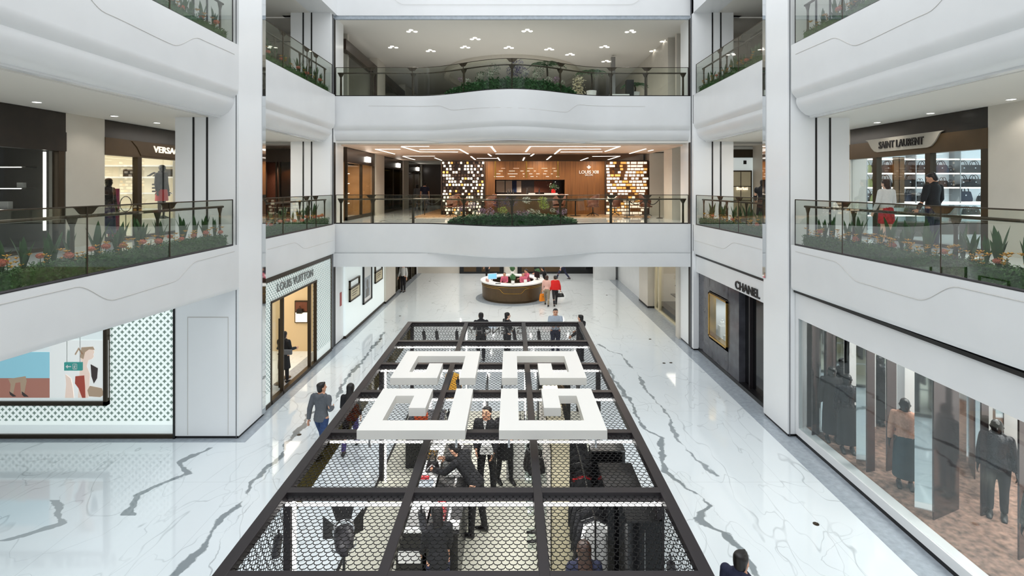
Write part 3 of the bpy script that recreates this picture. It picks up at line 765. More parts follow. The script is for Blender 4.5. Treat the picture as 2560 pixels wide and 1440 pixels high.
# shop fronts seen past the far columns
t = thing('brown_glass_shop_front', 'dark brown shop front with warm lit glass, beyond the balcony between the columns', 'shop front', (-10, 21.7, L2))
MB().box(-11.5, -9.2, 21.6, 21.9, 7.35, 7.9).build('fascia_board', 'brown', t, world=True)
MB().box(-11.5, -9.2, 22.3, 22.4, L2, 7.35).build('lit_back', 'leatherbr', t, world=True)
b = MB()
for x in (-10.45, -9.98, -9.85, -9.3): b.box(x, x + .06, 21.6, 21.72, L2, 7.35)
b.build('frame', 'bronze', t, world=True)
MB().box(-9.8, -9.3, 21.66, 21.68, L2, 7.35).build('glass', 'glasst', t, world=True)
spot_light('shop_spot', (-9.7, 21.9, 7.2), 60, WARM)
t = thing('white_shop_front', 'white shop front with framed glass showcase and white name letters', 'shop front', (10, 22, L2))
MB().box(8.9, 11.2, 22.0, 22.1, L2, 7.55).build('white_wall', 'lvplain', t, world=True)
MB().box(8.9, 11.2, 21.9, 22.1, 7.55, 7.9).build('fascia_board', 'bronze', t, world=True)
MB().box(9.3, 10.27, 21.9, 22.0, L2, 7.0).build('case_frame', 'bronze', t, world=True)
MB().box(9.36, 10.2, 21.88, 21.91, L2 + .2, 6.94).build('case_panel', 'beige', t, world=True)
b = MB(); b.box(9.36, 10.2, 21.86, 21.9, 6.3, 6.33); b.box(9.36, 10.2, 21.86, 21.9, 5.7, 5.73); b.box(9.77, 9.79, 21.86, 21.9, L2 + .2, 6.94); b.build('case_bars', 'bronze', t, world=True)
text('sign_letters', 'Berluti', 'tilew', (9.82, 21.84, 6.23), 'cam', .14, .47, t, .02)
text('sign_emblem', 'I', 'black', (10.0, 21.98, 7.35), 'cam', .16, .12, t, .02, bold=.04)
# ================================================================ BALUSTRADES
def balustrade(lab, path, posts, z, inward, top=1.13, end_posts=True, brk=.26):
    """path: list of (x, y); posts: indexes into path where glass sheets meet; inward: fn(i) -> unit vector into the building"""
    t = thing('glass_balustrade', lab, 'balustrade', (path[0][0], path[0][1], z))
    n = len(path)
    V = lambda i, o, h: Vector((path[i][0] + inward(i)[0] * o, path[i][1] + inward(i)[1] * o, z + h))
    cuts = sorted(set([0] + list(posts) + [n - 1]))
    for a, c in zip(cuts, cuts[1:]):
        b = MB(); vs = []; fs = []
        for i in range(a, c + 1): vs += [V(i, .05, .0), V(i, .05, top), V(i, .062, top), V(i, .062, 0)]
        for k in range(c - a):
            for j in range(4): fs.append((k * 4 + j, k * 4 + 4 + j, k * 4 + 4 + (j + 1) % 4, k * 4 + (j + 1) % 4))
        b.add(vs, fs).build('glass_sheet', 'glass', t, world=True)
    MB().tube([V(i, .056, top) for i in range(n)], .012, 6).build('top_rail', 'bronze', t, world=True)
    MB().tube([V(i, .056, .02) for i in range(n)], .022, 4).build('shoe_channel', 'frame', t, world=True)
    MB().tube([V(i, .30, top - .17) for i in range(n)], [(.028, .034)] * n, 8, ref=(0, 0, 1)).build('handrail', 'bronze', t, world=True)
    for i in cuts:
        edge = i in (0, n - 1)
        j = min(i + 1, n - 1); k = max(i - 1, 0)
        tv = (Vector(path[j] + (0,)) - Vector(path[k] + (0,))).normalized()
        p0 = V(i, .056, 0)
        b = MB().tube([p0, p0 + Vector((0, 0, top))], .014, 4)
        if not edge:
            nv = Vector(inward(i) + (0,)) if len(inward(i)) == 2 else Vector(inward(i))
            q = V(i, .06, top)
            b.prism([(-brk, 0), (-brk * .78, -.03), (-brk * .5, -.105), (-brk * .36, -.125), (brk * .36, -.125), (brk * .5, -.105), (brk * .78, -.03), (brk, 0)],
                    lambda a, h, d, q=q, tv=tv, nv=nv: q + tv * a + nv * d + Vector((0, 0, h)), 0, .03)
        b.build('mullion', 'frame' if edge else 'bronze', t, world=True)
        o = -1 if i == n - 1 else (1 if i == 0 else 0)
        pp = V(i, .30, 0) + tv * (.12 * o)
        MB().tube([pp, pp + Vector((0, 0, top - .34)), V(i, .30, top - .25) + tv * (.12 * o), V(i, .30, top - .18) + tv * (.12 * o)], [(.02, .045), (.02, .04), (.02, .09), (.02, .12)], 8, ref=(1, 0, 0) if abs(tv.y) > .7 else (0, 1, 0)).build('post', 'bronze', t, world=True)
    return t
def straight(X, ys): return [(X, y) for y in ys]
for s, X, nm in ((-1, -6.83, 'pink'), (1, 6.98, 'yellow')):
    inw = lambda i, s=s: (s, 0)
    for z, lv in ((L2, 'first'), (L3, 'uppermost')):
        near = [-2.0, .3, 2.3, 4.3, 6.3, 8.3, 10.3, 12.62] if s < 0 else [-2.0, .4, 2.4, 4.4, 6.4, 8.4, 10.9, 12.72]
        balustrade('long glass balustrade before the %s-flowered planter on the %s gallery' % (nm, lv), straight(X, near), range(1, 7), z, inw)
        far = [14.25, 15.4, 17.2, 18.0, 19.6] if s < 0 else [14.25, 15.9, 17.35, 19.55]
        balustrade('short glass balustrade between white columns, %s gallery, %s side' % (lv, 'lattice boutique' if s < 0 else 'black boutique'), straight(X, far), range(1, len(far) - 1), z, inw)
BX = [-6.9 + 13.8 * i / 60 for i in range(61)]
def idx(x): return min(range(61), key=lambda i: abs(BX[i] - x))
def bpath(): return [(x, byb(x)) for x in BX]
bposts = [idx(x) for x in (-5.5, -3.9, -1.85, 0, 1.85, 3.85, 5.4)]
balustrade('curved glass balustrade with bronze brackets on the lower bridge before the salon', bpath(), bposts, L2, lambda i: (0, 1), brk=.22)
balustrade('curved glass balustrade with bronze brackets on the upper bridge', bpath(), bposts, L3, lambda i: (0, 1), brk=.22)

# ================================================================ PLANTS
def leaf_quads(b, pts, size, n_each=1, m=0):
    for p in pts:
        a = R.uniform(0, 2 * PI); t = R.uniform(-.9, .9); l = size * R.uniform(.7, 1.3)
        d = Vector((math.cos(a) * math.cos(t), math.sin(a) * math.cos(t), math.sin(t))); sd = d.cross(Vector((R.uniform(-1, 1), R.uniform(-1, 1), 1))).normalized() * l * .32
        p = Vector(p); b.add([p, p + d * l * .5 + sd, p + d * l, p + d * l * .5 - sd], [(0, 1, 2, 3)], m)
def hedge(lab, x0, x1, y0, y1, z0, z1, n, fn=None, m='green'):
    b = MB()
    nx = 6; ny = max(8, int((y1 - y0) / .12)); vs = []; fs = []
    b.box(x0 + .04, x1 - .04, y0 + .02, y1 - .02, z0, z1 - .05)
    P_ = []
    for _ in range(n):
        f = R.random()
        if f < .55: P_.append((R.uniform(x0, x1), R.uniform(y0, y1), z1 - .06 + R.uniform(0, .05) + .03 * math.sin(R.random() * 6)))
        elif f < .95:
            P_.append((x0 + .03 if abs(x0) < abs(x1) else x1 - .03, R.uniform(y0, y1), R.uniform(z0, z1)))
        else: P_.append((R.uniform(x0, x1), y0 + .02, R.uniform(z0, z1)))
    leaf_quads(b, P_, .042)
    o = b.build('hedge', m); tag(o, lab, 'hedge', kind='stuff'); return o
for s, X, nm in ((-1, -6.83, 'coral'), (1, 6.98, 'yellow')):
    for z, lv, n in ((L2, 'first', 13000), (L3, 'uppermost', 6000)):
        x0, x1 = sorted((X + s * .12, X + s * .66))
        hedge('clipped green hedge with %s flowers along the %s gallery balustrade' % (nm, lv), x0, x1, 3.5, 12.55, z, z + .27, n)
        hedge('short clipped hedge between the white columns, %s gallery, %s flowers' % (lv, nm), x0, x1, 14.3, 19.5, z, z + .27, n // 2)

def blade_plant(nb, h, spread):
    b = MB()
    for k in range(nb):
        a = 2 * PI * k / nb + R.uniform(-.4, .4); hh = h * R.uniform(.65, 1.05); sp = spread * R.uniform(.3, 1.1); w = R.uniform(.036, .056)
        pts = []
        for i in range(7):
            t = i / 6; pts.append(Vector((math.cos(a) * sp * t ** 1.6, math.sin(a) * sp * t ** 1.6, hh * t)))
        sd = Vector((-math.sin(a), math.cos(a), 0)); nrm = Vector((math.cos(a), math.sin(a), .3)) * .012
        vs = []
        for i, p in enumerate(pts):
            t = i / 6; ww = w * (math.sin(PI * min(1, t * .92 + .08)) ** .7) * (1 if t < .98 else .05)
            vs += [p - sd * ww, p + nrm * (ww / .03), p + sd * ww]
        fs = []
        for i in range(6):
            for j in range(2): fs.append((i * 3 + j, i * 3 + j + 1, i * 3 + 4 + j, i * 3 + 3 + j))
        b.add(vs, fs)
    return b
def bloom(m, r, kind):
    t = thing('flower', 'flower', 'flower')
    b = MB().tube([(0, 0, -.22), (.01, 0, -.1), (0, 0, 0)], .006, 5)
    b.build('stem', 'green2', t)
    b = MB()
    if kind == 'puff':
        for k in range(26):
            a = k * 2.4; ph = math.acos(1 - 2 * (k + .5) / 26); d = Vector((math.sin(ph) * math.cos(a), math.sin(ph) * math.sin(a), math.cos(ph) * .75))
            sd = d.orthogonal().normalized(); s2 = d.cross(sd)
            c = d * r * .75; p = r * .42
            b.add([c, c + d * p * .5 + sd * p, c + d * p, c + d * p * .5 - sd * p], [(0, 1, 2, 3)]); b.add([c, c + d * p * .5 + s2 * p, c + d * p, c + d * p * .5 - s2 * p], [(0, 1, 2, 3)])
        b.ball((0, 0, 0), r * .72, r * .72, r * .55, 10, 6, jit=.1)
    else:
        for q in range(5):
            c0 = Vector((R.uniform(-r, r), R.uniform(-r, r), R.uniform(-r, r) * 1.2))
            for k in range(6):
                a = 2 * PI * k / 6 + q; d = Vector((math.cos(a), math.sin(a), .45)); sd = Vector((-math.sin(a), math.cos(a), 0)) * r * .22
                b.add([c0, c0 + d * r * .4 + sd, c0 + d * r * .85, c0 + d * r * .4 - sd], [(0, 1, 2, 3)])
            b.ball(c0, r * .14, n=6, k=4)
    b.build('bloom', m, t)
    return t
PL = [blade_plant(6, .60, .17).build('broad_leaf_plant', 'green2', smooth=True, origin=(0, 0, 0)) for _ in range(1)] + [blade_plant(4, .62, .13).build('broad_leaf_plant', 'green2', smooth=True, origin=(0, 0, 0))]
PINK = bloom('pink', .062, 'puff'); YEL = bloom('yellow', .075, 'star')
def fill_planter(s, X, y0, y1, z, pink_n, yel_n, leaf_n, where):
    for k in range(leaf_n):
        y = y0 + (y1 - y0) * (k + .5) / leaf_n + R.uniform(-.12, .12)
        o = place(PL[k % 2], USED, (X + s * R.uniform(.30, .52), y, z + .22), R.uniform(0, 6), R.uniform(.75, 1.1), 'green broad-bladed plant, ' + where)
        o['category'] = 'plant'; o['group'] = 'broad-bladed plants, ' + where
    for nn, pr, col, cl in ((pink_n, PINK, 'coral pink round', 'coral'), (yel_n, YEL, 'yellow star-petalled', 'yellow')):
        for k in range(nn):
            y = y0 + (y1 - y0) * (k + .5) / nn + R.uniform(-.1, .1)
            o = place(pr, USED, (X + s * R.uniform(.18, .32), y, z + .36 + R.uniform(-.03, .06)), R.uniform(0, 6), R.uniform(.75, 1.1), '%s flower, %s' % (col, where))
            o['group'] = '%s flowers, %s' % (cl, where)
fill_planter(-1, -6.83, 4.9, 12.5, L2, 18, 26, 24, 'first gallery, lattice boutique side')
fill_planter(1, 6.98, 4.9, 12.5, L2, 7, 44, 24, 'first gallery, handbag shop side')
fill_planter(-1, -6.83, 7.4, 12.5, L3, 9, 8, 14, 'uppermost gallery above the handcart-free side' if 0 else 'uppermost gallery above the fashion shops')
fill_planter(1, 6.98, 7.4, 12.5, L3, 2, 16, 14, 'uppermost gallery above the handbag shop')
fill_planter(-1, -6.83, 14.4, 19.4, L2, 10, 8, 12, 'first gallery, between columns above the lattice doorway')
fill_planter(1, 6.98, 14.4, 19.4, L2, 3, 16, 12, 'first gallery, between columns above the black boutique')
fill_planter(-1, -6.83, 14.4, 19.4, L3, 5, 6, 12, 'uppermost gallery, between columns on the lattice doorway side')
fill_planter(1, 6.98, 14.4, 19.4, L3, 2, 9, 12, 'uppermost gallery, between columns on the black boutique side')

# flower mounds on the bridges
def mound(lab, x0, x1, z, h, n, m='green3', wy=.7):
    b = MB(); P_ = []; vs = []; fs = []; N = 40
    for i in range(N + 1):
        t = i / N; x = x0 + (x1 - x0) * t; hh = h * math.sin(PI * min(1, max(0, t))) ** .35 * (.85 + .3 * R.random()) + .05; y = byb(x) + .14
        vs += [(x, y, z), (x, y + .03, z + hh * .85), (x, y + wy, z + hh), (x, y + wy + .1, z)]
    for i in range(N):
        for j in range(4): fs.append((i * 4 + j, i * 4 + 4 + j, i * 4 + 4 + (j + 1) % 4, i * 4 + (j + 1) % 4))
    b.add(vs, fs)
    for _ in range(n):
        t = R.random(); x = x0 + (x1 - x0) * t; hh = h * math.sin(PI * t) ** .35; y = byb(x)
        if R.random() < .6: P_.append((x, y + .14, z + R.uniform(0, hh)))
        else: P_.append((x, y + R.uniform(.14, wy + .1), z + hh * R.uniform(.85, 1.15)))
    leaf_quads(b, P_, .11)
    return tag(b.build('fern_bed', m), lab, 'plants', kind='stuff')
mound('dense dark green fern bed on the lower bridge before the salon', -2.45, 2.5, L2, .38, 2600)
mound('dark green fern bed on the upper bridge', -2.55, 2.45, L3, .42, 2200)
def puff(name, m, r, n, lab, cat='flower', spots=(), grp=None, stem=.2, size=.05):
    t = thing(name, lab, cat, group=grp)
    MB().tube([(0, 0, -stem), (0, 0, 0)], .008, 5).build('stem', 'green2', t)
    b = MB(); P_ = []
    for _ in range(n):
        v = Vector((R.gauss(0, 1), R.gauss(0, 1), R.gauss(0, 1))).normalized() * r * R.uniform(.6, 1); P_.append((v.x * 1.25, v.y, v.z * .8))
    leaf_quads(b, P_, size); b.build('bloom_head', m, t)
    for i, p in enumerate(spots): place(t, USED, p, R.uniform(0, 6), R.uniform(.8, 1.2))
    return t
bz = lambda x, z, dz, dy=.35: (x, byb(x) + dy, z + dz)
puff('lilac_flower', 'lilac', .17, 170, 'lilac flower cloud in the fern bed on the lower bridge', spots=[bz(x, L2, h) for x, h in ((-1.9, .62), (-1.5, .75), (-1.15, .55), (-.85, .52), (.25, .42), (.5, .46), (1.9, .5))], grp='lilac flower clouds, lower bridge')
puff('white_flower', 'whitefl', .12, 90, 'white flower spray in the fern bed on the lower bridge', spots=[bz(x, L2, h, .3) for x, h in ((-1.4, .5), (-1.0, .36), (.7, .55), (.95, .5), (1.55, .56), (-2.1, .45))], grp='white flower sprays, lower bridge', size=.035)
puff('lime_flower', 'lime', .2, 190, 'lime green flower head in the fern bed on the lower bridge', spots=[bz(x, L2, h) for x, h in ((1.15, .95), (1.2, .75), (-.35, .6))], grp='lime flower heads, lower bridge')
puff('purple_flower', 'purple', .26, 200, 'dark purple flower mass behind the ferns on the lower bridge', spots=[bz(x, L2, h, .6) for x, h in ((-.5, .85), (-.05, .9))], grp='purple flower masses, lower bridge')
puff('white_bouquet', 'whitefl', .2, 200, 'white bouquet above the fern bed on the lower bridge', spots=[bz(.55, L2, .95, .6)])
puff('white_flower', 'whitefl', .13, 90, 'white flower spray in the fern bed on the upper bridge', spots=[bz(x, L3, h, .3) for x, h in ((-1.7, .48), (-1.2, .6), (-.8, .62), (.5, .66), (.9, .6), (1.4, .5), (1.9, .45))], grp='white flower sprays, upper bridge', size=.035)
puff('purple_flower', 'purple', .3, 260, 'violet blue flower column in the middle of the upper bridge', spots=[bz(x, L3, h, .6) for x, h in ((0.05, .8), (.35, .75), (.2, 1.05))], grp='violet blue flowers, upper bridge')
puff('green_shrub', 'green2', .3, 200, 'airy green shrub in the fern bed on the upper bridge', spots=[bz(x, L3, h, .6) for x, h in ((-.7, .85), (-1.1, .65), (1.0, .8))], grp='airy shrubs, upper bridge', cat='plant')
puff('lilac_flower', 'lilac', .15, 120, 'lilac flower cloud in the fern bed on the upper bridge', spots=[bz(x, L3, h, .4) for x, h in ((-1.95, .6), (1.7, .58))], grp='lilac flower clouds, upper bridge')

def palm(lab, loc, h, nf, fl, m='green2', potm='pot', ph=.5, pr=.22):
    t = thing('potted_palm', lab, 'potted plant', loc)
    MB().lathe([(pr * .7, 0), (pr, ph), (pr * .9, ph), (pr * .85, ph - .04)], n=16).build('pot', potm, t, smooth=True)
    MB().tube([(0, 0, ph - .05), (.03, 0, ph + h * .5), (0, 0, ph + h)], [.05, .035, .03], 8).build('trunk', 'soil', t)
    for k in range(nf):
        a = 2 * PI * k / nf + R.uniform(-.2, .2); b = MB(); pts = []
        for i in range(8):
            u = i / 7; pts.append(Vector((math.cos(a) * fl * u, math.sin(a) * fl * u, ph + h + fl * (.55 * u - .75 * u * u) * R.uniform(.9, 1.1))))
        b.tube(pts, [.012 - .001 * i for i in range(8)], 4)
        sd = Vector((-math.sin(a), math.cos(a), 0))
        for i in range(1, 8):
            for q in (0, .5):
                p = pts[i - 1].lerp(pts[i], q); L_ = fl * .3 * math.sin(PI * (i / 8 + .08)) + .03
                for sgn in (-1, 1):
                    tip = p + sd * sgn * L_ + Vector((math.cos(a), math.sin(a), -.35)) * L_ * .5
                    b.add([p, p.lerp(tip, .5) + Vector((0, 0, .02)) + Vector((math.cos(a), math.sin(a), 0)) * .025, tip, p.lerp(tip, .5) - Vector((math.cos(a), math.sin(a), 0)) * .02], [(0, 1, 2, 3)])
        b.build('frond', m, t)
    return t
palm('potted palm with arching fronds on the upper bridge before the slim grey post', (3.35, 21.6, L3), .75, 9, .75)
palm('bushy dark palm in white pot at the end of the upper bridge', (5.25, 21.9, L3), .3, 10, .6, 'green3')
palm('low palm rising directly behind the fern bed on the upper bridge', (1.4, 20.6, L3), .85, 8, .8)
b = MB(); P_ = [(R.gauss(0, .12), R.gauss(0, .12), R.uniform(.1, 1.0)) for _ in range(260)]
leaf_quads(b, P_, .1); tag(b.build('dried_grass_plume', 'beige', origin=(0, 0, 0)), 'pale dried grass plume beside the arching palm on the upper bridge', 'plant').location = (2.75, 21.2, L3)
tag(MB().box(4.75, 5.05, 21.2, 21.5, L3, L3 + .9).build('box_planter', 'black', bevel=.01), 'dark square planter box among the palms on the upper bridge', 'planter')
tag(MB().box(4.0, 4.8, 20.9, 21.15, L3, L3 + .25).build('white_plinth', 'paper', bevel=.01), 'low white plinth on the upper bridge beside the dark planter box', 'plinth')

# ================================================================ DOWNLIGHTS
def downlight(lab, x, y, z, kind='round', power=0, grp=None):
    t = thing('downlight', lab, 'ceiling light', (x, y, z - .05), group=grp)
    if kind == 'round':
        MB().lathe([(.075, .05), (.075, .035), (.09, .03), (.09, .05)], n=16).build('ring', 'paper', t); MB().lathe([(.065, .032), (.065, .045)], n=16).build('lamp_disc', 'lamp', t)
    else:
        for dx, dy in ((-.15, 0), (.15, 0), (0, -.22)):
            MB().lathe([(.085, .04), (.085, .05)], c=(dx, dy, 0), n=12).build('lamp_disc', 'lamp', t)
    if power: spot_light('downlight_lamp', (x, y, z - .08), power, (1, .94, .86), 140, .04)
    return t
for px, py in ((92, 254), (286, 289), (392, 306)):
    d = (py - 467) / F; Y = (8.04 - EYE) / -d; downlight('round recessed downlight in the first gallery ceiling outside the fashion shops', (px - 1280) * Y / F, Y, 8.04, 'round', 14, 'round downlights outside the fashion shops')
for px, py in ((2528, 247), (2326, 282), (2193, 305)):
    d = (py - 467) / F; Y = (8.04 - EYE) / -d; downlight('round recessed downlight in the ceiling outside the handbag shop', (px - 1280) * Y / F, Y, 8.04, 'round', 14, 'round downlights outside the handbag shop')
for px, py in ((1030, 79), (1188, 98), (1318, 78), (1576, 80), (1663, 104), (983, 119), (1077, 128), (1163, 119), (1272, 120), (1373, 124), (1425, 137), (1511, 118), (1636, 128), (1515, 154), (1668, 150)):
    Y = F * 6.7 / (467 - py); downlight('triple recessed downlight in the upper bridge ceiling', (px - 1280) * Y / F, Y, 13.0, 'tri', 62, 'triple downlights over the upper bridge')
# oval cove above the upper bridge
b = MB(); vs = []; fs = []
for i in range(48):
    a = 2 * PI * i / 48
    for rr, zz in ((1.0, 13.0), (1.0, 12.72), (.93, 12.70), (.93, 13.0)): vs.append((4.0 * rr * math.cos(a), 30.5 + 4.6 * rr * math.sin(a), zz))
for i in range(48):
    for j in range(4): fs.append((i * 4 + j, i * 4 + (j + 1) % 4, ((i + 1) % 48) * 4 + (j + 1) % 4, ((i + 1) % 48) * 4 + j))
struct(b.add(vs, fs), 'ceiling_oval_cove', 'cream')

# ---------------------------------------------------------------- upper bridge: shops in the corner
def upper_shop(lab, y0, y1, letters=None):
    X = -7.0
    t = thing('upper_shop_front', lab, 'shop front', (X, (y0 + y1) / 2, L3))
    MB().box(X - .3, X, y0, y1, 12.1, 12.55).box(X - .3, X, y1 - .25, y1, L3, 12.1).build('dark_surround', 'brown', t, world=True)
    MB().box(X - .14, X - .12, y0, y1 - .25, L3, 12.1).build('glass', 'glassc', t, world=True)
    MB().box(X - 2.5, X - 2.4, y0, y1, L3, 12.4).box(X - 2.5, X - .3, y1 - .1, y1, L3, 12.4).build('interior_wall', 'cream', t, world=True)
    b = MB(); b.box(X - 1.2, X - 1.14, y0 + .6, y0 + 3.0, 11.75, 11.8); b.build('ceiling_light_bar', 'tube', t, world=True)
    MB().box(X - 1.6, X - .5, y0 + .4, y0 + 1.9, L3, 11.6).build('display_cabinet', 'bronze2', t, world=True)
    if letters: text('sign_letters', letters, 'tilew', (X + .02, (y0 + y1) / 2, 12.32), 'px', .16, .9, t)
upper_shop('dark-framed glass shop front in the corner of the upper bridge', 21.6, 26.6)
upper_shop('second dark shop front further along the upper bridge corridor', 28.2, 33.5)
struct(MB().box(-7.4, -6.98, 26.6, 28.2, L3, 13.0).box(-7.4, -6.98, 33.5, 45.9, L3, 13.0), 'wall_upper_corridor_left', 'cream')
struct(MB().box(7.0, 7.4, 23, 45.9, L3, 13.0), 'wall_upper_corridor_right', 'cream')
tag(MB().box(5.05, 5.25, 26, 26.2, L3, 12.9).build('slim_post', 'steel'), 'slim grey post standing behind the palms on the upper bridge', 'post')
# ================================================================ SALON ON THE LOWER BRIDGE
SY = 26.0
wc = MB(); wc.box(-7.0, 7.0, 20.95, 33, 7.98, 8.035); struct(wc, 'ceiling_wood', 'woodceil')
def strip(px0, py0, px1, py1, w):
    def c(px, py):
        Y = 1.67 * F / (467 - py); return Vector(((px - 1280) * Y / F, Y, 7.965))
    return c(px0, py0), c(px1, py1), w
segs = [(510, 75, 635, 110), (510, 73, 700, 73), (330, 92, 460, 125), (330, 92, 500, 92), (910, 92, 970, 125), (635, 95, 910, 92), (975, 73, 1140, 73), (1130, 73, 1160, 110), (1400, 73, 1370, 110), (1400, 73, 2020, 73),
        (1610, 92, 1570, 125), (1610, 92, 1890, 92), (2020, 73, 1920, 108), (2200, 90, 2090, 122), (2250, 97, 2220, 105), (1110, 125, 1130, 140), (1425, 125, 1405, 140), (990, 142, 1020, 165), (1160, 125, 1400, 125),
        (1175, 150, 1190, 170), (1360, 150, 1350, 170), (1545, 140, 1515, 165), (520, 142, 600, 165), (740, 152, 790, 170), (1800, 152, 1750, 170), (2020, 140, 1940, 165), (635, 110, 900, 112), (520, 140, 740, 140), (1030, 155, 1170, 155), (1610, 112, 1900, 110), (1830, 142, 2020, 140)]
for x0, y0, x1, y1 in segs:
    a, c, w = strip(820 + x0 / 2.77, 340 + y0 / 2.77, 820 + x1 / 2.77, 340 + y1 / 2.77, .06)
    d = (c - a); sd = Vector((-d.y, d.x, 0)).normalized() * .036
    b = MB().add([a - sd, a + sd, c + sd, c - sd, a - sd + Vector((0, 0, .03)), a + sd + Vector((0, 0, .03)), c + sd + Vector((0, 0, .03)), c - sd + Vector((0, 0, .03))], [(0, 1, 2, 3), (7, 6, 5, 4), (0, 4, 5, 1), (1, 5, 6, 2), (2, 6, 7, 3), (3, 7, 4, 0)])
    tag(b.build('ceiling_light_strip', 'striplight'), 'slim white light strip set in the wooden salon ceiling', 'ceiling light', 'light strips in the salon ceiling')
for lx in (-4.2, -1.4, 1.4, 4.2):
    for ly in (22.6, 25.0): spot_light('salon_lamp', (lx, ly, 7.9), 150, (1, .87, .72), 160, .1)
tag(MB().box(-4.6, 6.55, 24.2, 32, L2, L2 + .05).build('raised_deck', 'woodfloor'), 'low oak deck of the salon on the lower bridge', 'deck')
D = L2 + .05
sw = thing('salon_wall', 'walnut salon wall with bar window, lit slots and white name lettering', 'salon wall', (0, SY, D))
zt = 7.6
b = MB().box(-1.38, -.87, SY, SY + .25, D, zt).box(2.68, 4.72, SY, SY + .25, D, zt).box(-.87, 2.68, SY, SY + .25, 6.66, zt).box(-.87, 2.68, SY, SY + .25, D, 5.9)
b.build('wood_panel', 'wood', sw, world=True)
for x in (-.85, .73, 2.33): MB().box(x - .025, x + .025, SY - .03, SY, 6.75, zt).build('brass_light_strip', 'gold', sw, world=True)
b = MB()
for r_, z in enumerate((7.24, 7.1, 6.96, 6.82)):
    x = -.55 + .12 * r_ * -1
    while x < 2.3:
        w = R.choice((.05, .09, .16, .3)) if x > .2 else R.choice((.3, .5, .2))
        b.box(x, x + w, SY - .012, SY, z - (.010 if r_ else .005), z + (.010 if r_ else .005)); x += w + R.uniform(.08, .45)
b.build('lit_slots', 'tilew', sw, world=True)
MB().box(-.87, 2.68, SY + 1.8, SY + 1.9, D, 6.7).build('back_bar_wall', 'brown', sw, world=True)
MB().box(-.87, 2.68, SY + .25, SY + 1.8, 6.66, 6.7).build('window_head', 'brown', sw, world=True)
for x0, x1, m in ((-.35, .0, 'cream'), (.0, .25, 'denim'), (.25, .5, 'cream'), (-.85, -.4, 'cream'), (1.2, 2.2, 'leatherbr')): MB().box(x0, x1, SY + 1.7, SY + 1.78, 6.0, 6.62).build('lit_backdrop', m, sw, world=True)
text('sign_letters', 'LOUIS XIII', 'paper', (3.9, SY - .02, 7.05), 'cam', .16, .98, sw, .02)
spot_light('back_bar_fill_light', (.9, 26.9, 6.6), 120, (1, .85, .7))  # added fill spot that lifts the dark bar opening
text('sign_letters', 'SALON', 'paper', (3.9, SY - .02, 6.9), 'cam', .085, .4, sw, .02)
e = MB(); fn = lambda a, h, d: (3.9 + a, d, 7.28 + h)
e.prism([(0, .13), (.035, .07), (.02, .0), (.03, -.02), (.022, -.05), (0, -.09), (-.022, -.05), (-.03, -.02), (-.02, .0), (-.035, .07)], fn, SY - .035, SY - .001)
for s in (-1, 1): e.prism([(s * .03, -.02), (s * .05, .05), (s * .08, .06), (s * .105, .03), (s * .09, .0), (s * .075, .02), (s * .06, -.02), (s * .035, -.035)][::s], fn, SY - .03, SY - .001)
e.box(3.84, 3.96, SY - .04, SY - .001, 7.24, 7.26); e.build('lily_emblem', 'paper', sw, world=True)
# tile screens
def tile_screen(lab, x0, x1, z0, z1, wide):
    t = thing('tile_screen', lab, 'screen', ((x0 + x1) / 2, SY - .2, z0))
    b = MB().box(x0 - .05, x0, SY - .3, SY - .1, z0, z1).box(x1, x1 + .05, SY - .3, SY - .1, z0, z1).box(x0, x1, SY - .3, SY - .1, z1, z1 + .05)
    rows = 17; ph = (z1 - z0) / rows
    for r_ in range(rows): b.box(x0, x1, SY - .24, SY - .22, z0 + r_ * ph - .006, z0 + r_ * ph + .006)
    b.build('frame_grid', 'brown', t, world=True)
    MB().box(x0, x1, SY - .1, SY - .08, z0, z1).build('backing', 'wood' if wide else 'brown', t, world=True)
    W = MB()
    for r_ in range(rows):
        x = x0 + R.uniform(0, .1)
        while x < x1 - .1:
            w = R.choice((.13, .13, .26)) if wide else .095
            if x + w > x1: break
            u = R.random(); tgt = 0 if u < (.6 if wide else .44) else 1 if u < (.77 if wide else .54) else 2 if u < .84 else None
            if tgt is not None: W.box(x, x + w, SY - .3, SY - .2, z0 + r_ * ph + .028, z0 + (r_ + 1) * ph - .024, tgt)
            x += w + (.05 if R.random() < .7 else .08)
    W.build('tile_pattern', ['tilew', 'tilea', 'tiled'], t, world=True)
tile_screen('tall screen of narrow lit tiles at the corridor end of the salon', -3.52, -1.4, D, 7.58, False)
tile_screen('tall screen of broad white and amber tiles beside the salon lettering', 4.72, 6.85, D, 7.58, True)
struct(MB().box(6.9, 7.9, SY - .3, SY + .5, L2, 8.0), 'wall_salon_pier', 'cream')
bar = thing('bar_counter', 'long salon bar counter with pale stone top under the lit slots', 'bar counter', (.95, SY - .9, D))
MB().box(-.88, 2.7, SY - 1.0, SY - .45, D, 5.88).build('front', 'bronze2', bar, world=True)
MB().box(-.95, 2.75, SY - 1.08, SY - .4, 5.88, 5.93).build('top', 'paper', bar, world=True)
btl = MB().lathe([(.035, 0), (.035, .16), (.012, .2), (.012, .27)], n=10)
bt = tag(btl.build('bottle', 'leather', smooth=True), 'dark glass bottle standing on the salon bar', 'bottle', 'bottles on the salon bar')
for x in (-.2, -.08, .06, .75, .85, 1.35): place(bt, USED, (x, SY - .6, 5.93), 0, R.uniform(.8, 1.2))
v = thing('flower_vase', 'red vase with green and white blossom on the salon bar', 'vase', (2.05, SY - .62, 5.93))
MB().lathe([(.08, 0), (.11, .12), (.07, .26), (.06, .26)], n=14).build('vase', 'redc', v, smooth=True)
b = MB(); leaf_quads(b, [(R.gauss(0, .1), R.gauss(0, .08), .36 + R.gauss(0, .07)) for _ in range(120)], .08); b.build('leaves', 'green2', v)
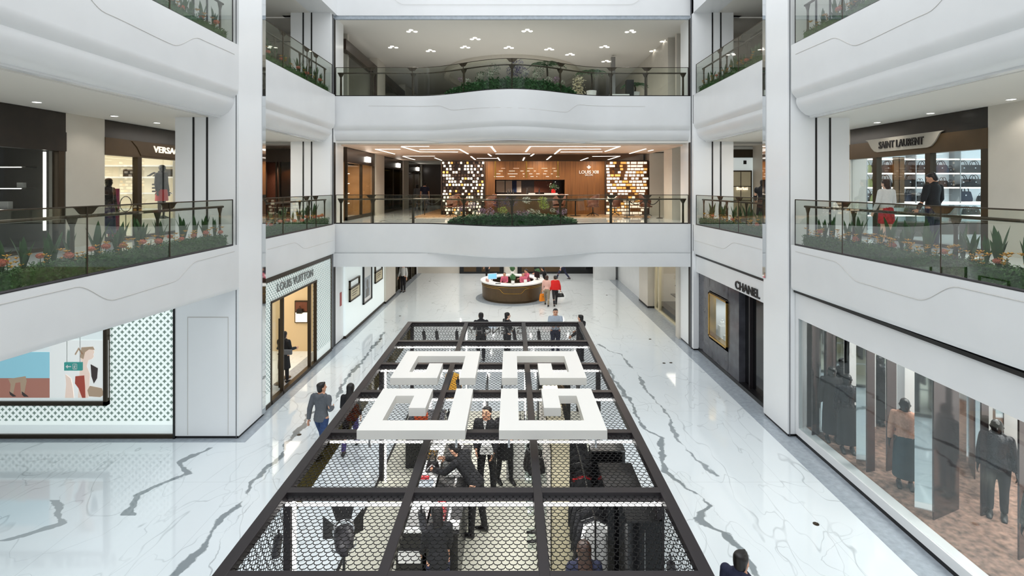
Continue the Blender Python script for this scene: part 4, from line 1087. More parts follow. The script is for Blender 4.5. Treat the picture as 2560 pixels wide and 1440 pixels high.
b = MB(); leaf_quads(b, [(R.gauss(0, .12), R.gauss(0, .08), .38 + R.gauss(0, .07)) for _ in range(40)], .06); b.build('blossom', 'whitefl', v)
for x, w in ((-.1, .5), (1.0, .28), (1.5, .2), (2.5, .3)): pass
pm = tag(MB().box(-.16, .16, -.08, .08, 0, .06).build('white_box', 'paper', bevel=.008), 'small white box on the salon bar top', 'box', 'white boxes on the salon bar')
for x in (.85, 1.62, 1.95): place(pm, USED, (x + .12, SY - .92, 5.93))
# swivel chairs and tables
def swivel_chair(lab):
    t = thing('swivel_chair', lab, 'chair')
    b = MB(); b.prism([(-.24, -.22), (.24, -.22), (.28, .1), (.22, .24), (-.22, .24), (-.28, .1)], lambda a, c, d: (a, c, d), .42, .48); b.build('seat', 'leatherbr', t, bevel=.02)
    b = MB(); vs = []; fs = []
    for i in range(11):
        a = PI * (-.12 + 1.24 * i / 10); h = .30 + .32 * math.sin(PI * i / 10)
        for rr, zz in ((.27, .44), (.31, .44 + h * .5), (.335, .44 + h), (.32, .44 + h), (.28, .46)): vs.append((rr * math.cos(a), -rr * math.sin(a) * .95, zz))
    for i in range(10):
        for j in range(5): fs.append((i * 5 + j, i * 5 + (j + 1) % 5, i * 5 + 5 + (j + 1) % 5, i * 5 + 5 + j))
    b.add(vs, fs).build('backrest', 'leatherbr', t, smooth=True)
    MB().tube([(0, 0, .12), (0, 0, .42)], .025, 10).build('pedestal', 'black', t)
    for k in range(4):
        a = PI / 4 + k * PI / 2; MB().tube([(0, 0, .16), (.3 * math.cos(a), .3 * math.sin(a), .01)], [.022, .014], 6).build('leg', 'black', t)
    return t
ch = swivel_chair('brown leather swivel chair on the salon deck')
for x, y, rz, lab in ((-2.9, 24.6, 2.2, 'brown leather swivel chair beside the narrow-tile screen, its back to the corridor'), (-2.35, 24.9, -2.0, 'brown leather swivel chair before the narrow-tile screen, its back to the bar'), (-1.05, 24.7, 1.0, 'brown leather swivel chair at the end of the bar counter by the narrow-tile screen'), (2.25, 24.45, 2.6, 'brown leather swivel chair behind the ferns near the bar vase'),
                      (3.9, 24.7, .9, 'brown leather swivel chair standing alone under the salon lettering'), (5.0, 24.9, 1.4, 'brown leather swivel chair by the broad-tile screen, closest to the lettering'), (6.45, 24.7, -1.3, 'brown leather swivel chair by the broad-tile screen, next to the cream pier')):
    place(ch, USED, (x, y, D), rz, 1, lab)
def cafe_table(lab, loc, top='bronze'):
    t = thing('cafe_table', lab, 'table', loc)
    MB().lathe([(.42, .72), (.42, .75)], n=28).build('table_top', top, t); MB().tube([(0, 0, .02), (0, 0, .72)], .03, 10).build('pedestal', 'black', t); MB().lathe([(.26, 0), (.26, .02)], n=20).build('base', 'black', t)
cafe_table('round bronze cafe table at the broad-tile screen', (5.7, 24.9, D)); cafe_table('round bronze cafe table near the vase end of the bar', (3.05, 24.6, D)); cafe_table('round bronze cafe table at the narrow-tile screen', (-1.75, 24.5, D))
# rope stanchions
def stanchion(x, y, z, lab, grp=None):
    t = thing('rope_stanchion', lab, 'stanchion', (x, y, z), group=grp)
    MB().lathe([(.15, 0), (.15, .02), (.03, .04)], n=18).build('base', 'bronze', t, smooth=False); MB().tube([(0, 0, .03), (0, 0, .92)], .02, 8).build('pole', 'bronze', t); MB().ball((0, 0, .96), .035, n=10, k=6).build('finial', 'bronze', t, smooth=True)
    return t
def rope(a, c, lab, sag=.25):
    a, c = Vector(a), Vector(c); pts = [a.lerp(c, i / 12) - Vector((0, 0, sag * math.sin(PI * i / 12))) for i in range(13)]
    tag(MB().tube(pts, .018, 8).build('barrier_rope', 'blackc', smooth=True), lab, 'rope')
for x0, x1, lab in ((5.3, 6.15, 'between the first two posts'), (6.15, 6.8, 'by the cream pier')):
    rope((x0, 23.6, L2 + .88), (x1, 23.6, L2 + .88), 'dark barrier rope hanging before the broad-tile screen, ' + lab)
for x in (5.3, 6.15, 6.8): stanchion(x, 23.6, L2, 'bronze rope stanchion before the broad-tile screen', 'stanchions before the broad-tile screen')
for x, y in ((-4.55, 23.5), (-4.3, 25.2)): stanchion(x, y, L2, 'bronze rope stanchion by the narrow-tile screen', 'stanchions by the narrow-tile screen')
rope((-4.55, 23.5, L2 + .88), (-4.3, 25.2, L2 + .88), 'dark barrier rope beside the narrow-tile screen towards the corridor')
rope((-4.3, 25.2, L2 + .88), (-3.6, 25.5, L2 + .8), 'short dark barrier rope running to the narrow-tile screen')
struct(MB().box(-7.4, 7.0, 40, 40.2, L2, 8.04), 'wall_corridor_end', 'brown')

# ================================================================ RECEPTION DESK
DC = (.02, 29.05); DR = 1.72
dk = thing('reception_desk', 'round bronze reception desk with white stone top in the middle of the ground hall', 'reception desk', (DC[0], DC[1], 0))
MB().lathe([(2.07, .004), (2.07, .03)], n=64).build('base_ring', 'border', dk)
MB().lathe([(DR - .1, .03), (DR - .1, .1), (DR - .02, .14), (DR, .95), (DR + .02, .98), (DR - .12, .98), (DR - .14, .1)], n=64).build('front_panel', 'bronze2', dk, smooth=False)
MB().lathe([(DR - .5, 1.0), (DR + .08, 1.0), (DR + .08, 1.06), (DR - .5, 1.06), (DR - .5, 1.0)], n=64).build('stone_top', 'paper', dk)
# keep the well open: remove the cap polygons of the ring
for o in dk.children:
    if o.name.startswith(('stone_top', 'front_panel')):
        import bmesh
        bm = bmesh.new(); bm.from_mesh(o.data); bmesh.ops.delete(bm, geom=[f for f in bm.faces if len(f.verts) > 8], context='FACES_ONLY'); bm.to_mesh(o.data); bm.free()
b = MB()
for k in range(49):
    pass
def band(zf, r):
    b = MB(); b.tube([((r) * math.cos(a), (r) * math.sin(a), zf(a)) for a in [2 * PI * i / 96 for i in range(97)]], .014, 6); return b
def zf(a):
    d = abs(((a + PI / 2 + PI) % (2 * PI)) - PI) * DR     # distance along the front
    t = min(1, max(0, (d - .45) / .3)); return .58 + .24 * (t * t * (3 - 2 * t))
band(zf, DR + .005).build('wavy_trim', 'gold', dk, smooth=True); band(lambda a: .90, DR + .008).build('straight_trim', 'gold', dk, smooth=True)
def on_desk(a, r=1.5): return (DC[0] + r * math.cos(math.radians(a)), DC[1] + r * math.sin(math.radians(a)), 1.06)
def topiary(lab, loc, sc=1):
    t = thing('topiary_ball', lab, 'potted plant', loc)
    MB().lathe([(.07, 0), (.1, .1), (.09, .2), (.07, .2)], n=14).build('vase', 'pot', t, smooth=True)
    b = MB().ball((0, 0, .38), .15, n=14, k=10); leaf_quads(b, [(.16 * math.sin(p) * math.cos(q), .16 * math.sin(p) * math.sin(q), .38 + .16 * math.cos(p)) for p, q in [(R.uniform(0, PI), R.uniform(0, 6.28)) for _ in range(160)]], .05)
    b.build('foliage_ball', 'green3', t); t.scale = (sc, sc, sc)
topiary('round topiary ball in white vase at the front of the reception desk', on_desk(-89))
topiary('round topiary ball in white vase on the reception desk beside the leaning woman', on_desk(15))
topiary('round topiary ball at the back of the reception desk', on_desk(90))
def monitor(lab, loc, rz):
    t = thing('computer_monitor', lab, 'monitor', loc, rz)
    MB().box(-.26, .26, -.012, .012, .14, .46).build('housing', 'paper', t); MB().box(-.235, .235, -.02, -.012, .165, .435).build('screen', 'screen', t); MB().box(-.02, .02, 0, .03, 0, .15).box(-.1, .1, -.07, .09, 0, .012).build('stand', 'paper', t)
monitor('white computer monitor with blue screen on the reception desk', on_desk(215, 1.35), .35)
tt = thing('computer_monitor', 'dark computer monitor seen from behind on the reception desk', 'monitor', on_desk(-5, 1.4), -1.0)
MB().box(-.25, .25, -.012, .012, .12, .46).build('housing', 'black', tt); MB().box(-.02, .02, 0, .03, 0, .15).box(-.1, .1, -.07, .09, 0, .012).build('stand', 'black', tt)
bs = MB().lathe([(.03, 0), (.035, .12), (.014, .15), (.014, .19)], n=10)
bo = tag(bs.build('dispenser_bottle', 'blushc', smooth=True), 'small pink bottle on the reception desk beside the blue screen', 'bottle', 'pink bottles on the reception desk')
for a in (203, 208, 213): place(bo, USED, on_desk(a, 1.58))
tag(MB().box(-.14, .14, -.1, .1, 0, .015).build('folder', 'leather', origin=(0, 0, 0)), 'flat dark folder on the reception desk', 'folder').location = on_desk(-120, 1.55)
tag(MB().box(-.08, .08, -.01, .01, 0, .22).build('leaflet_holder', 'paper', origin=(0, 0, 0)), 'upright white leaflet holder on the reception desk', 'leaflet holder').location = on_desk(-62, 1.5)

# ================================================================ FASHION SHOPS, first gallery left
def gallery_front(lab, X, s, y0, y1, gm, name=None, frames=()):
    t = thing('gallery_shop_front', lab, 'shop front', (X, (y0 + y1) / 2, L2))
    MB().box(X, X + s * .35, y0, y1, 7.56, 8.03).build('dark_recess', 'darkbr', t, world=True)
    MB().box(X - s * .02, X + s * .2, y0, y1, 7.13, 7.58).build('fascia_board', 'bronze2' if name else 'darkbr', t, world=True)
    for y in frames: MB().box(X - s * .01, X + s * .14, y, y + .16, L2, 7.13).build('door_post', 'bronze', t, world=True)
    MB().box(X + s * .05, X + s * .065, y0, y1, L2, 7.13).build('glass', gm, t, world=True)
    MB().box(X - s * .01, X + s * .14, y0, y1, L2, L2 + .08).build('sill', 'bronze', t, world=True)
    return t
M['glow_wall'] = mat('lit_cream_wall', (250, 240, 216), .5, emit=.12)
v = gallery_front('bronze shop front with white name letters and cream interior, beyond the coral flowers', -10.5, -1, 13.2, 16.6, 'glassc', 'V', (14.35,))
text('sign_letters', 'VERSACE', 'tilew', (-10.46, 15.58, 7.40), 'px', .19, 1.3, v, .02, bold=.02)
MB().prism([(14.1, 7.56), (14.3, 7.40), (14.45, 7.18), (17, 7.18), (17, 7.56)], lambda a, c, d: (d, a, c), -10.48, -10.46).build('plaque', 'bronze2', v, world=True)
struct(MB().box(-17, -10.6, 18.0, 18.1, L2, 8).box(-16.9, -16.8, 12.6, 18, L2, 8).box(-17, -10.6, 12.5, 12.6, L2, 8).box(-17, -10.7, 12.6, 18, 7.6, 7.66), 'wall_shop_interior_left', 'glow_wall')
area_light('shop_ceiling_light', (-13.6, 15.5, 7.55), 4, 3.5, 105, (1, .96, .90))
for z in (5.5, 6.05, 6.6, 7.0):
    tag(MB().box(-16.5, -11.6, 17.6, 17.99, z, z + .05).build('wall_shelf', 'paper'), 'long white wall shelf inside the cream interior, %s' % {5.5: 'lowest of four', 6.05: 'second from the bottom', 6.6: 'second from the top', 7.0: 'topmost of four'}[z], 'shelf')
def shoe(m='leather', nm='high_heel_shoe'):
    b = MB().tube([(0, -.12, .09), (0, -.04, .07), (0, .04, .03), (0, .12, .02)], [(.02, .03), (.015, .03), (.015, .035), (.01, .02)], 8, ref=(0, 0, 1)).tube([(0, -.12, .08), (0, -.12, 0)], [.01, .005], 6)
    return b.build(nm, m, smooth=True, origin=(0, 0, 0))
sh = tag(shoe(), 'black high-heeled shoe on the second highest shelf of the cream interior', 'shoe', 'heeled shoes in the cream interior')
for x in (-12.55, -12.35, -12.15): place(sh, USED, (x, 17.8, 6.65), 1.2, 1.5)
for x, z in ((-13.3, 6.65), (-11.85, 6.65)):
    t = thing('clutch_bag', 'dark flat clutch bag on the cream interior shelf, %s the shoes' % ('before' if x < -13 else 'beyond'), 'bag', (x, 17.8, z)); MB().box(-.2, .2, -.04, .04, 0, .26).build('body', 'bronze', t, bevel=.01); MB().box(-.15, .15, -.045, -.04, .05, .2).build('flap', 'leather', t)
bl = tag(MB().tube([(-.2, 0, 0), (.2, 0, 0)], [(.02, .01)] * 2, 6).box(.03, .08, -.02, .02, -.02, .02).build('leather_belt', 'leather', origin=(0, 0, 0)), 'black belt on the cream interior display', 'belt', 'black belts on the cream interior wall')
for z in (6.14, 6.26, 6.38): place(bl, USED, (-12.3, 17.9, z), 0, 1.4)
tag(MB().box(-11.3, -11.05, 14.3, 14.42, L2, 6.25).build('magenta_panel', 'magenta'), 'tall magenta display panel beside the cream pier', 'display panel')
tag(MB().box(-12.2, -11.0, 13.35, 13.6, L2, 5.0).box(-12.2, -11.0, 13.35, 13.6, L2, 5.0).build('low_plinth', 'paper'), 'low white plinth behind the shop glass near the magenta panel', 'plinth')
tag(MB().box(-11.7, -10.75, 15.7, 16.5, L2, 5.3).build('mannequin_plinth', 'paper', bevel=.01), 'white block plinth under the black-jacketed mannequin', 'plinth')
tr = thing('ring_stand', 'thin black ring display stand with shoe behind the bronze shop glass', 'display stand', (-11.2, 14.85, L2))
MB().tube([(0, .22 * math.cos(a), .95 + .22 * math.sin(a)) for a in [2 * PI * i / 24 for i in range(25)]], .012, 6).build('ring', 'black', tr); MB().tube([(0, 0, 0), (0, 0, .73)], .012, 6).build('pole', 'black', tr); MB().lathe([(.14, 0), (.14, .02)], n=16).build('base', 'black', tr)
spb = thing('track_spotlight', 'cylindrical track spotlight under the cream shop ceiling', 'spotlight', (-12.5, 16, 7.45), group='track spotlights in the cream interior')
MB().tube([(0, 0, .13), (0, 0, 0)], .012, 6).build('stem', 'steel', spb); MB().tube([(0, 0, 0), (.06, -.05, -.14)], .05, 12).build('head', 'steel', spb)
for i in range(6): place(spb, USED, (-14.4 + i * .55, 16.2, 7.46))

# dark shop with light tubes
v = gallery_front('near-black shop front with white light tubes, before the first cream pier', -10.5, -1, 3.5, 12.05, 'glassc', None, (3.6, 7.5, 11.85))
M['darkwall'] = mat('dark_interior_wall', (44, 42, 40), .55)
struct(MB().box(-17, -10.6, 12.3, 12.4, L2, 8).box(-16.9, -16.8, 3.5, 12.3, L2, 8).box(-17, -10.7, 3.5, 12.3, 7.6, 7.66), 'wall_dark_shop_interior', 'darkwall')
for i, (y, x) in enumerate(((11.72, -10.7), (10.6, -10.75), (8.6, -10.8))):
    t = thing('light_tube_post', 'vertical white light tube on dark post, %s' % ('closest to the cream pier', 'in the middle of the dark shop window', 'at the far window end')[i], 'light tube', (x, y, L2))
    MB().box(-.02, .02, -.02, .02, .45, 2.25).build('tube', 'tube', t); MB().box(-.03, .03, .02, .08, 0, 2.28).build('post', 'black', t)
gr = thing('garment_rail', 'dark rail with garments inside the near-black shop', 'garment rail', (-12.4, 10.5, L2))
MB().tube([(-1.2, 0, 0), (-1.2, 0, 1.75), (1.2, 0, 1.75), (1.2, 0, 0)], .015, 6).build('rail', 'chrome', gr)
g0 = thing('hanging_garment', 'dark garment hanging in the near-black shop', 'garment', group='dark garments in the near-black shop')
MB().prism([(-.22, 1.6), (0, 1.7), (.22, 1.6), (.26, .75), (-.26, .75)], lambda a, c, d: (d, a, c), -.04, .04).build('cloth', 'navy', g0, bevel=.02); MB().tube([(0, 0, 1.68), (0, 0, 1.76)], .005, 5).build('hook', 'chrome', g0)
for i in range(9): place(g0, USED, (-13.4 + i * .23, 10.5, L2), R.uniform(-.2, .2))
for i in range(3):
    gs = tag(MB().box(-14.5, -11.4, 12.0, 12.28, L2 + .9 + i * .5, L2 + .93 + i * .5).build('glass_shelf', 'steel'), 'steel shelf on the back wall of the near-black shop, %s' % ('lowest', 'middle one', 'highest')[i], 'shelf')
    MB().box(-14.4, -11.5, 11.985, 11.998, L2 + .9 + i * .5, L2 + .918 + i * .5).build('light_edge', 'tube', gs, world=True)  # glowing edges added to give the dark shop white glints
bx0 = tag(MB().box(-.1, .1, -.06, .06, 0, .16).build('merchandise_box', 'whitec', bevel=.01), 'small pale box on a steel shelf of the near-black shop', 'box', 'pale boxes in the near-black shop')
for i in range(8): place(bx0, USED, (-14.2 + i * .37, 12.12, L2 + .93 + .5 * (i % 3)), 0, R.uniform(.6, 1.1))
ds = thing('display_table', 'low black display table with chrome edge in the near-black shop window', 'table', (-11.6, 9.8, L2))
MB().box(-.5, .5, -.9, .9, .5, .56).build('table_top', 'chrome', ds); 
for sx in (-1, 1):
    for sy in (-1, 1): MB().box(sx * .45 - .02, sx * .45 + .02, sy * .85 - .02, sy * .85 + .02, 0, .5).build('leg', 'black', ds)
ls = thing('small_spot_lamp', 'small bright spot lamp inside the near-black shop', 'lamp', group='small spot lamps in the near-black shop')
MB().tube([(0, 0, 0), (0, 0, .05)], .05, 12).build('housing', 'chrome', ls); MB().ball((0, 0, -.01), .04, n=10, k=6).build('bulb', 'lamp', ls, smooth=True)
for x, y, z in ((-11.2, 11.0, 7.3), (-11.9, 10.2, 7.3), (-12.8, 11.4, 7.3), (-13.6, 10.4, 7.3), (-11.1, 10.0, 7.3)): 
    o = place(ls, USED, (x, y, 7.55))
for k in range(4): spot_light('dark_shop_spot', (-11.8 - k, 10.6 - k * .4, 7.5), 30, (1, 1, 1), 60)

# ================================================================ HANDBAG SHOP, first gallery right
v = gallery_front('bronze shop front with pale name plaque and lit shelves of black handbags', 10.3, 1, 11.08, 15.6, 'glassc', 'S', (11.08, 12.6, 14.45))
pq = MB().prism([(-1.34, 0), (-1.24, -.04), (-1.1, -.24), (-.98, -.34), (-.86, -.37), (.86, -.37), (.98, -.34), (1.1, -.24), (1.24, -.04), (1.34, 0)], lambda a, c, d: (d, 13.5 + a, 7.64 + c), 10.24, 10.275)
M['plaque'] = mat('plaque_stone', (176, 170, 158), .4)
pq.build('name_plaque', 'plaque', v, world=True)
text('sign_letters', 'SAINT LAURENT', 'black', (10.225, 13.5, 7.455), 'nx', .2, 1.55, v, .012, bold=.012)
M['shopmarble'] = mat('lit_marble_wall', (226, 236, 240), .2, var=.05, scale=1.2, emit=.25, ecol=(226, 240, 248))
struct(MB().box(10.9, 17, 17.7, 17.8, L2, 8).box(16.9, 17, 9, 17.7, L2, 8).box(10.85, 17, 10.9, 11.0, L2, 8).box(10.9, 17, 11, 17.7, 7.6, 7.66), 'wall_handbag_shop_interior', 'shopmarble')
area_light('shop_ceiling_light', (13.4, 14.6, 7.55), 4.5, 4.5, 170, (.95, .98, 1))
SH = (5.35, 5.8, 6.29, 6.77, 7.25)
for i, z in enumerate(SH):
    t = thing('handbag_shelf', 'long white lit shelf in the handbag shop, %s' % ('lowest of five', 'second from the bottom', 'third from the bottom', 'second from the top', 'topmost, empty')[i], 'shelf', (13.9, 17.5, z))
    MB().box(11.2, 16.6, 17.3, 17.69, z - .04, z).build('board', 'paper', t, world=True); MB().box(11.2, 16.6, 17.28, 17.3, z - .045, z - .005).build('light_edge', 'striplight', t, world=True)
for x in (11.95, 13.6, 15.1): struct(MB().box(x, x + .03, 17.25, 17.69, L2, 7.5), 'trim_shelf_upright', 'steel')
t = thing('wardrobe_panel', 'brown mirrored panel between the handbag shelves', 'wall panel', (13.0, 17.4, L2)); MB().box(12.85, 13.2, 17.22, 17.3, 5.6, 7.3).build('panel', 'bronze2', t, world=True); MB().box(13.02, 13.03, 17.2, 17.22, 5.6, 7.3).build('seam', 'black', t, world=True)
def handbag(name, m, w, h, handles=1, lab='', cat='handbag', grp=None):
    t = thing(name, lab, cat, group=grp)
    MB().prism([(-w / 2, 0), (w / 2, 0), (w / 2 * 1.02, h * .3), (w / 2 * .8, h * .85), (w / 2 * .7, h), (-w / 2 * .7, h), (-w / 2 * .8, h * .85), (-w / 2 * 1.02, h * .3)], lambda a, c, d: (a, d, c), -w * .18, w * .18).build('body', m, t, bevel=.02)
    for k in range(handles):
        yy = (-.06 if k else .06) * (handles > 1)
        MB().tube([(w * .24 * math.cos(a), yy, h + h * .5 * math.sin(a)) for a in [PI * i / 10 for i in range(11)]], .012, 6).build('handle', m, t, smooth=True)
    MB().box(-.02, .02, -w * .18 - .012, -w * .18, h * .55, h * .68).build('clasp', 'chrome', t)
    return t
HB = {k: handbag('handbag', m, .46, .3, 2, k + ' handbag standing on a lit shelf of the handbag shop', grp=k + ' handbags in the lit handbag shop') for k, m in (('black leather', 'leather'), ('olive green', 'leatherg'), ('navy', 'leatherb'))}
def hbx(px): return (px - 1280) * 17.45 / F
rows = {6.77: [(2166, 'o'), (2193, 'b'), (2221, 'b'), (2276, 'b'), (2309, 'b'), (2355, 'n'), (2378, 'b', .6), (2410, 'b'), (2438, 'b'), (2468, 'b')],
        6.29: [(2138, 'n'), (2166, 'o'), (2193, 'o'), (2215, 'b'), (2276, 'b'), (2303, 'b', .7), (2360, 'b', .8), (2379, 'b', .6), (2408, 'b'), (2438, 'b'), (2468, 'b')],
        5.8: [(2140, 'b'), (2168, 'b'), (2185, 'o', .8), (2277, 'n'), (2303, 'b', .7), (2320, 'n'), (2411, 'n', 1.25), (2458, 'b', .7)],
        5.35: [(2150, 'n', 1.3), (2275, 'b', .8), (2300, 'n', .8), (2420, 'b', .7), (2440, 'b', .7)]}
kk = {'b': 'black leather', 'o': 'olive green', 'n': 'navy'}
for z, L_ in rows.items():
    for it in L_: place(HB[kk[it[1]]], USED, (hbx(it[0]), 17.5, z), R.uniform(-.25, .25), (it[2] if len(it) > 2 else 1) * .92)
t = thing('glass_display_counter', 'low glass display counter on dark base before the handbag shelves', 'display counter', (13.8, 15.9, L2))
MB().box(12.2, 15.6, 15.6, 16.3, L2, 5.2).build('base', 'brown', t, world=True); MB().box(12.2, 15.6, 15.6, 16.3, 5.2, 5.75).build('glass_case', 'glassr', t, world=True); MB().box(12.18, 15.62, 15.58, 16.32, 5.75, 5.78).build('top', 'paper', t, world=True)
tag(MB().box(11.05, 12.0, 14.9, 15.5, L2, 5.25).build('dark_plinth', 'brown'), 'dark plinth behind the handbag shop glass by the cream pier', 'plinth')
# ================================================================ PAVILION (open-topped pop-up shop)
PX0, PX1, PT, PF = -2.83, 1.89, 2.55, .08     # side faces, roof height, platform height
PYS = [4.95, 6.34, 7.87, 9.41, 10.88, 12.47, 14.2]
PXS = [PX0, PX0 + 1.573, PX0 + 3.147, PX1]
pv = thing('pop_up_pavilion', 'open-roofed black steel pop-up shop with wire-mesh roof panels and white light strips', 'pavilion', (-.47, 9.6, 0))
M['platform'] = mat('platform_floor', (222, 220, 204), .35, var=.03, scale=3)
MB().box(PX0, PX1, PYS[0], PYS[-1], .006, PF).build('platform', 'platform', pv, world=True)
MB().box(PX0 - .02, PX0 + .03, PYS[0], PYS[-1], .006, PF + .01).build('platform_edge', 'black', pv, world=True); MB().box(PX1 - .03, PX1 + .02, PYS[0], PYS[-1], .006, PF + .01).build('platform_edge', 'black', pv, world=True)
w = .055
for x in PXS:
    ww = w * (1.25 if x in (PX0, PX1) else 1)
    MB().box(x - ww, x + ww, PYS[0] - w, PYS[-1] + w, PT - .10, PT + .0).build('long_beam', 'frame', pv, world=True, bevel=.008)
for y in PYS:
    MB().box(PX0, PX1, y - w, y + w, PT - .11, PT - .003).build('cross_beam', 'frame', pv, world=True)
    if y < 14: 
        for i in range(3): MB().box(PXS[i] + .06, PXS[i + 1] - .06, y - w - .035, y - w - .005, PT - .15, PT - .12).build('light_strip', 'led', pv, world=True)
for y in (PYS[0], PYS[1], PYS[4], PYS[6]):
    for x in (PX0 + .06, PX1 - .06):
        MB().box(x - .045, x + .045, y - .045, y + .045, PF, PT - .1).build('post', 'frame', pv, world=True)
for y in (PYS[1], PYS[4]):
    MB().box(PX0 + .13, PX0 + .17, y - .05, y - .02, PF, PT - .12).build('post_light_strip', 'led', pv, world=True)
for y, x in ((PYS[6], PXS[1]), (PYS[5], PXS[1]), (PYS[5], PXS[2])):
    MB().box(x - .02, x + .02, y - .08, y - .05, PF, PT - .12).build('post_light_strip', 'led', pv, world=True)
def hexmesh(b, A, Bv, C, nu, nv, r=.0042, half=False):
    """honeycomb wire over the parallelogram A + u*Bv + v*C"""
    A, Bv, C = Vector(A), Vector(Bv), Vector(C); N = Bv.cross(C).normalized()
    du, dv = 1.0 / nu, 1.0 / nv
    def pt(u, v): return A + Bv * min(1, max(0, u)) + C * min(1, max(0, v))
    def wire(p, q):
        d = q - p
        if d.length < 1e-4: return
        s1 = d.cross(N).normalized() * r; s2 = N * r
        b.add([p + s1 - s2 * .6, p - s1 - s2 * .6, p + s2, q + s1 - s2 * .6, q - s1 - s2 * .6, q + s2], [(0, 3, 5, 2), (1, 2, 5, 4), (0, 1, 4, 3)])
    for j in range(nv + 1):
        v = j * dv
        for i in range(nu + 1):
            u = (i + (.5 if j % 2 else 0)) * du
            if u > 1.001: continue
            # arch: short vertical wire plus two slanting wires (rounded scale look)
            a = pt(u, v); t = pt(u, v + dv * .38)
            wire(a, t)
            for sg in (-1, 1):
                m_ = pt(u + sg * du * .33, v + dv * .52); e = pt(u + sg * du * .5, v + dv)
                wire(t, m_); wire(m_, e)
for i in range(3):
    for j in range(6):
        b = MB(); x0, x1 = PXS[i] + .06, PXS[i + 1] - .06; y0, y1 = PYS[j] + .055, PYS[j + 1] - .055
        hexmesh(b, (x0, y0, PT - .05), (x1 - x0, 0, 0), (0, y1 - y0, 0), 18, 22)
        b.build('roof_mesh', 'black', pv, world=True)
# side and back meshes
b = MB(); hexmesh(b, (PX0 + .02, PYS[0], PF), (0, PYS[1] - PYS[0], 0), (0, 0, PT - .15 - PF), 18, 34, .0036); b.build('side_mesh', 'black', pv, world=True)
b = MB(); hexmesh(b, (PX1 - .02, PYS[0], PF), (0, PYS[1] - PYS[0], 0), (0, 0, PT - .15 - PF), 18, 34, .0036); b.build('side_mesh', 'black', pv, world=True)
for i in (0, 1, 2):
    b = MB(); hexmesh(b, (PXS[i] + .05, PYS[6], 1.4), (1.46, 0, 0), (0, 0, PT - .1 - 1.4), 18, 14, .0036); b.build('back_mesh', 'black', pv, world=True)
MB().box(PX0 - .005, PX0 + .015, PYS[1], PYS[-1], 2.08, PT - .1).build('olive_glass_band', 'glasst', pv, world=True)
text('sign_letters', 'GIVENCHY', 'steel', (-.44, PYS[6] - .06, 2.33), 'cam', .17, 1.55, pv, .03, mirror=True)
for q in range(6):
    area_light('pavilion_light', (-.45 if q % 2 else -.5, PYS[q] + .75, PT - .2), 3.6, .08, 30, (1, 1, .97))
# track spots under the roof
M['spotgrey'] = mat('spotlight_grey', (52, 50, 54), .4)
sp = thing('track_spotlight', 'dark cylindrical spotlight hanging inside the pavilion roof', 'spotlight', group='dark spotlights under the pavilion roof')
MB().tube([(0, 0, .05), (0, 0, -.03)], .012, 6).build('stem', 'spotgrey', sp); MB().tube([(0, .0, -.02), (.02, .03, -.24)], [.045, .048], 14).build('lamp_head', 'spotgrey', sp)
for x, y, rz in ((-2.62, 5.75, 2.0), (-2.62, 5.1, 2.6), (1.66, 5.35, -2.4), (-2.4, 13.9, 0), (-2.05, 13.9, 0), (-1.5, 13.9, .5), (.05, 13.9, -.5), (.72, 13.9, 0), (-1.1, 6.2, -.6), (-1.1, 10.4, -.6), (-1.1, 8.9, -.5)):
    place(sp, USED, (x, y, PT - .16), rz)

# big white four-part emblem lying on the roof
LZ0, LZ1 = 2.72, 2.85
def emblem(lab, sx, sy):
    cx, cy = -.425, 9.0
    # outline of the piece nearest the camera on the left, given from the centre of the emblem
    ox0, ox1 = -2.2 - cx, -.665 - cx; y0, y1 = 7.25 - cy, 8.757 - cy
    poly = [(ox0, y0), (ox1, y0), (ox1, y1), (ox1 - .285, y1), (ox1 - .285, y0 + .316), (ox0 + .285, y0 + .316), (ox0 + .285, y1 - .302), (ox0 + .585, y1 - .302), (ox0 + .585, y1 - .767), (ox0 + .85, y1 - .767), (ox0 + .85, y1), (ox0, y1)]
    t = thing('emblem_piece', lab, 'emblem', (cx + sx * (ox0 + ox1) / 2, cy + sy * (y0 + y1) / 2, PT))
    pp = [(cx + sx * a, cy + sy * c) for a, c in poly]
    if sx * sy < 0: pp = pp[::-1]
    MB().prism(pp, lambda a, c, d: (a, c, d), LZ0, LZ1).build('letter_body', 'logo', t, world=True)
    b = MB()
    for a, c in ((ox1 - .14, y1 - .1), (ox0 + .14, y0 + .16), (ox1 - .14, y0 + .16), (ox0 + .14, y1 - .15)):
        b.box(cx + sx * a - .015, cx + sx * a + .015, cy + sy * c - .015, cy + sy * c + .015, PT - .02, LZ0)
    for k, p in enumerate(()): pass
    b.build('support_rods', 'chrome', t, world=True)
M['logo'] = mat('white_acrylic', (252, 250, 245), .35)
emblem('white block emblem piece on the mesh roof, above the orange tote and black counter', 1, 1)
emblem('white block emblem piece on the mesh roof with curled inner hook, over the garment racks', -1, 1)
emblem('white block emblem piece on the mesh roof towards the bridge, on the hoodie man side', 1, -1)
emblem('white block emblem piece on the mesh roof towards the bridge, on the black boutique side', -1, -1)

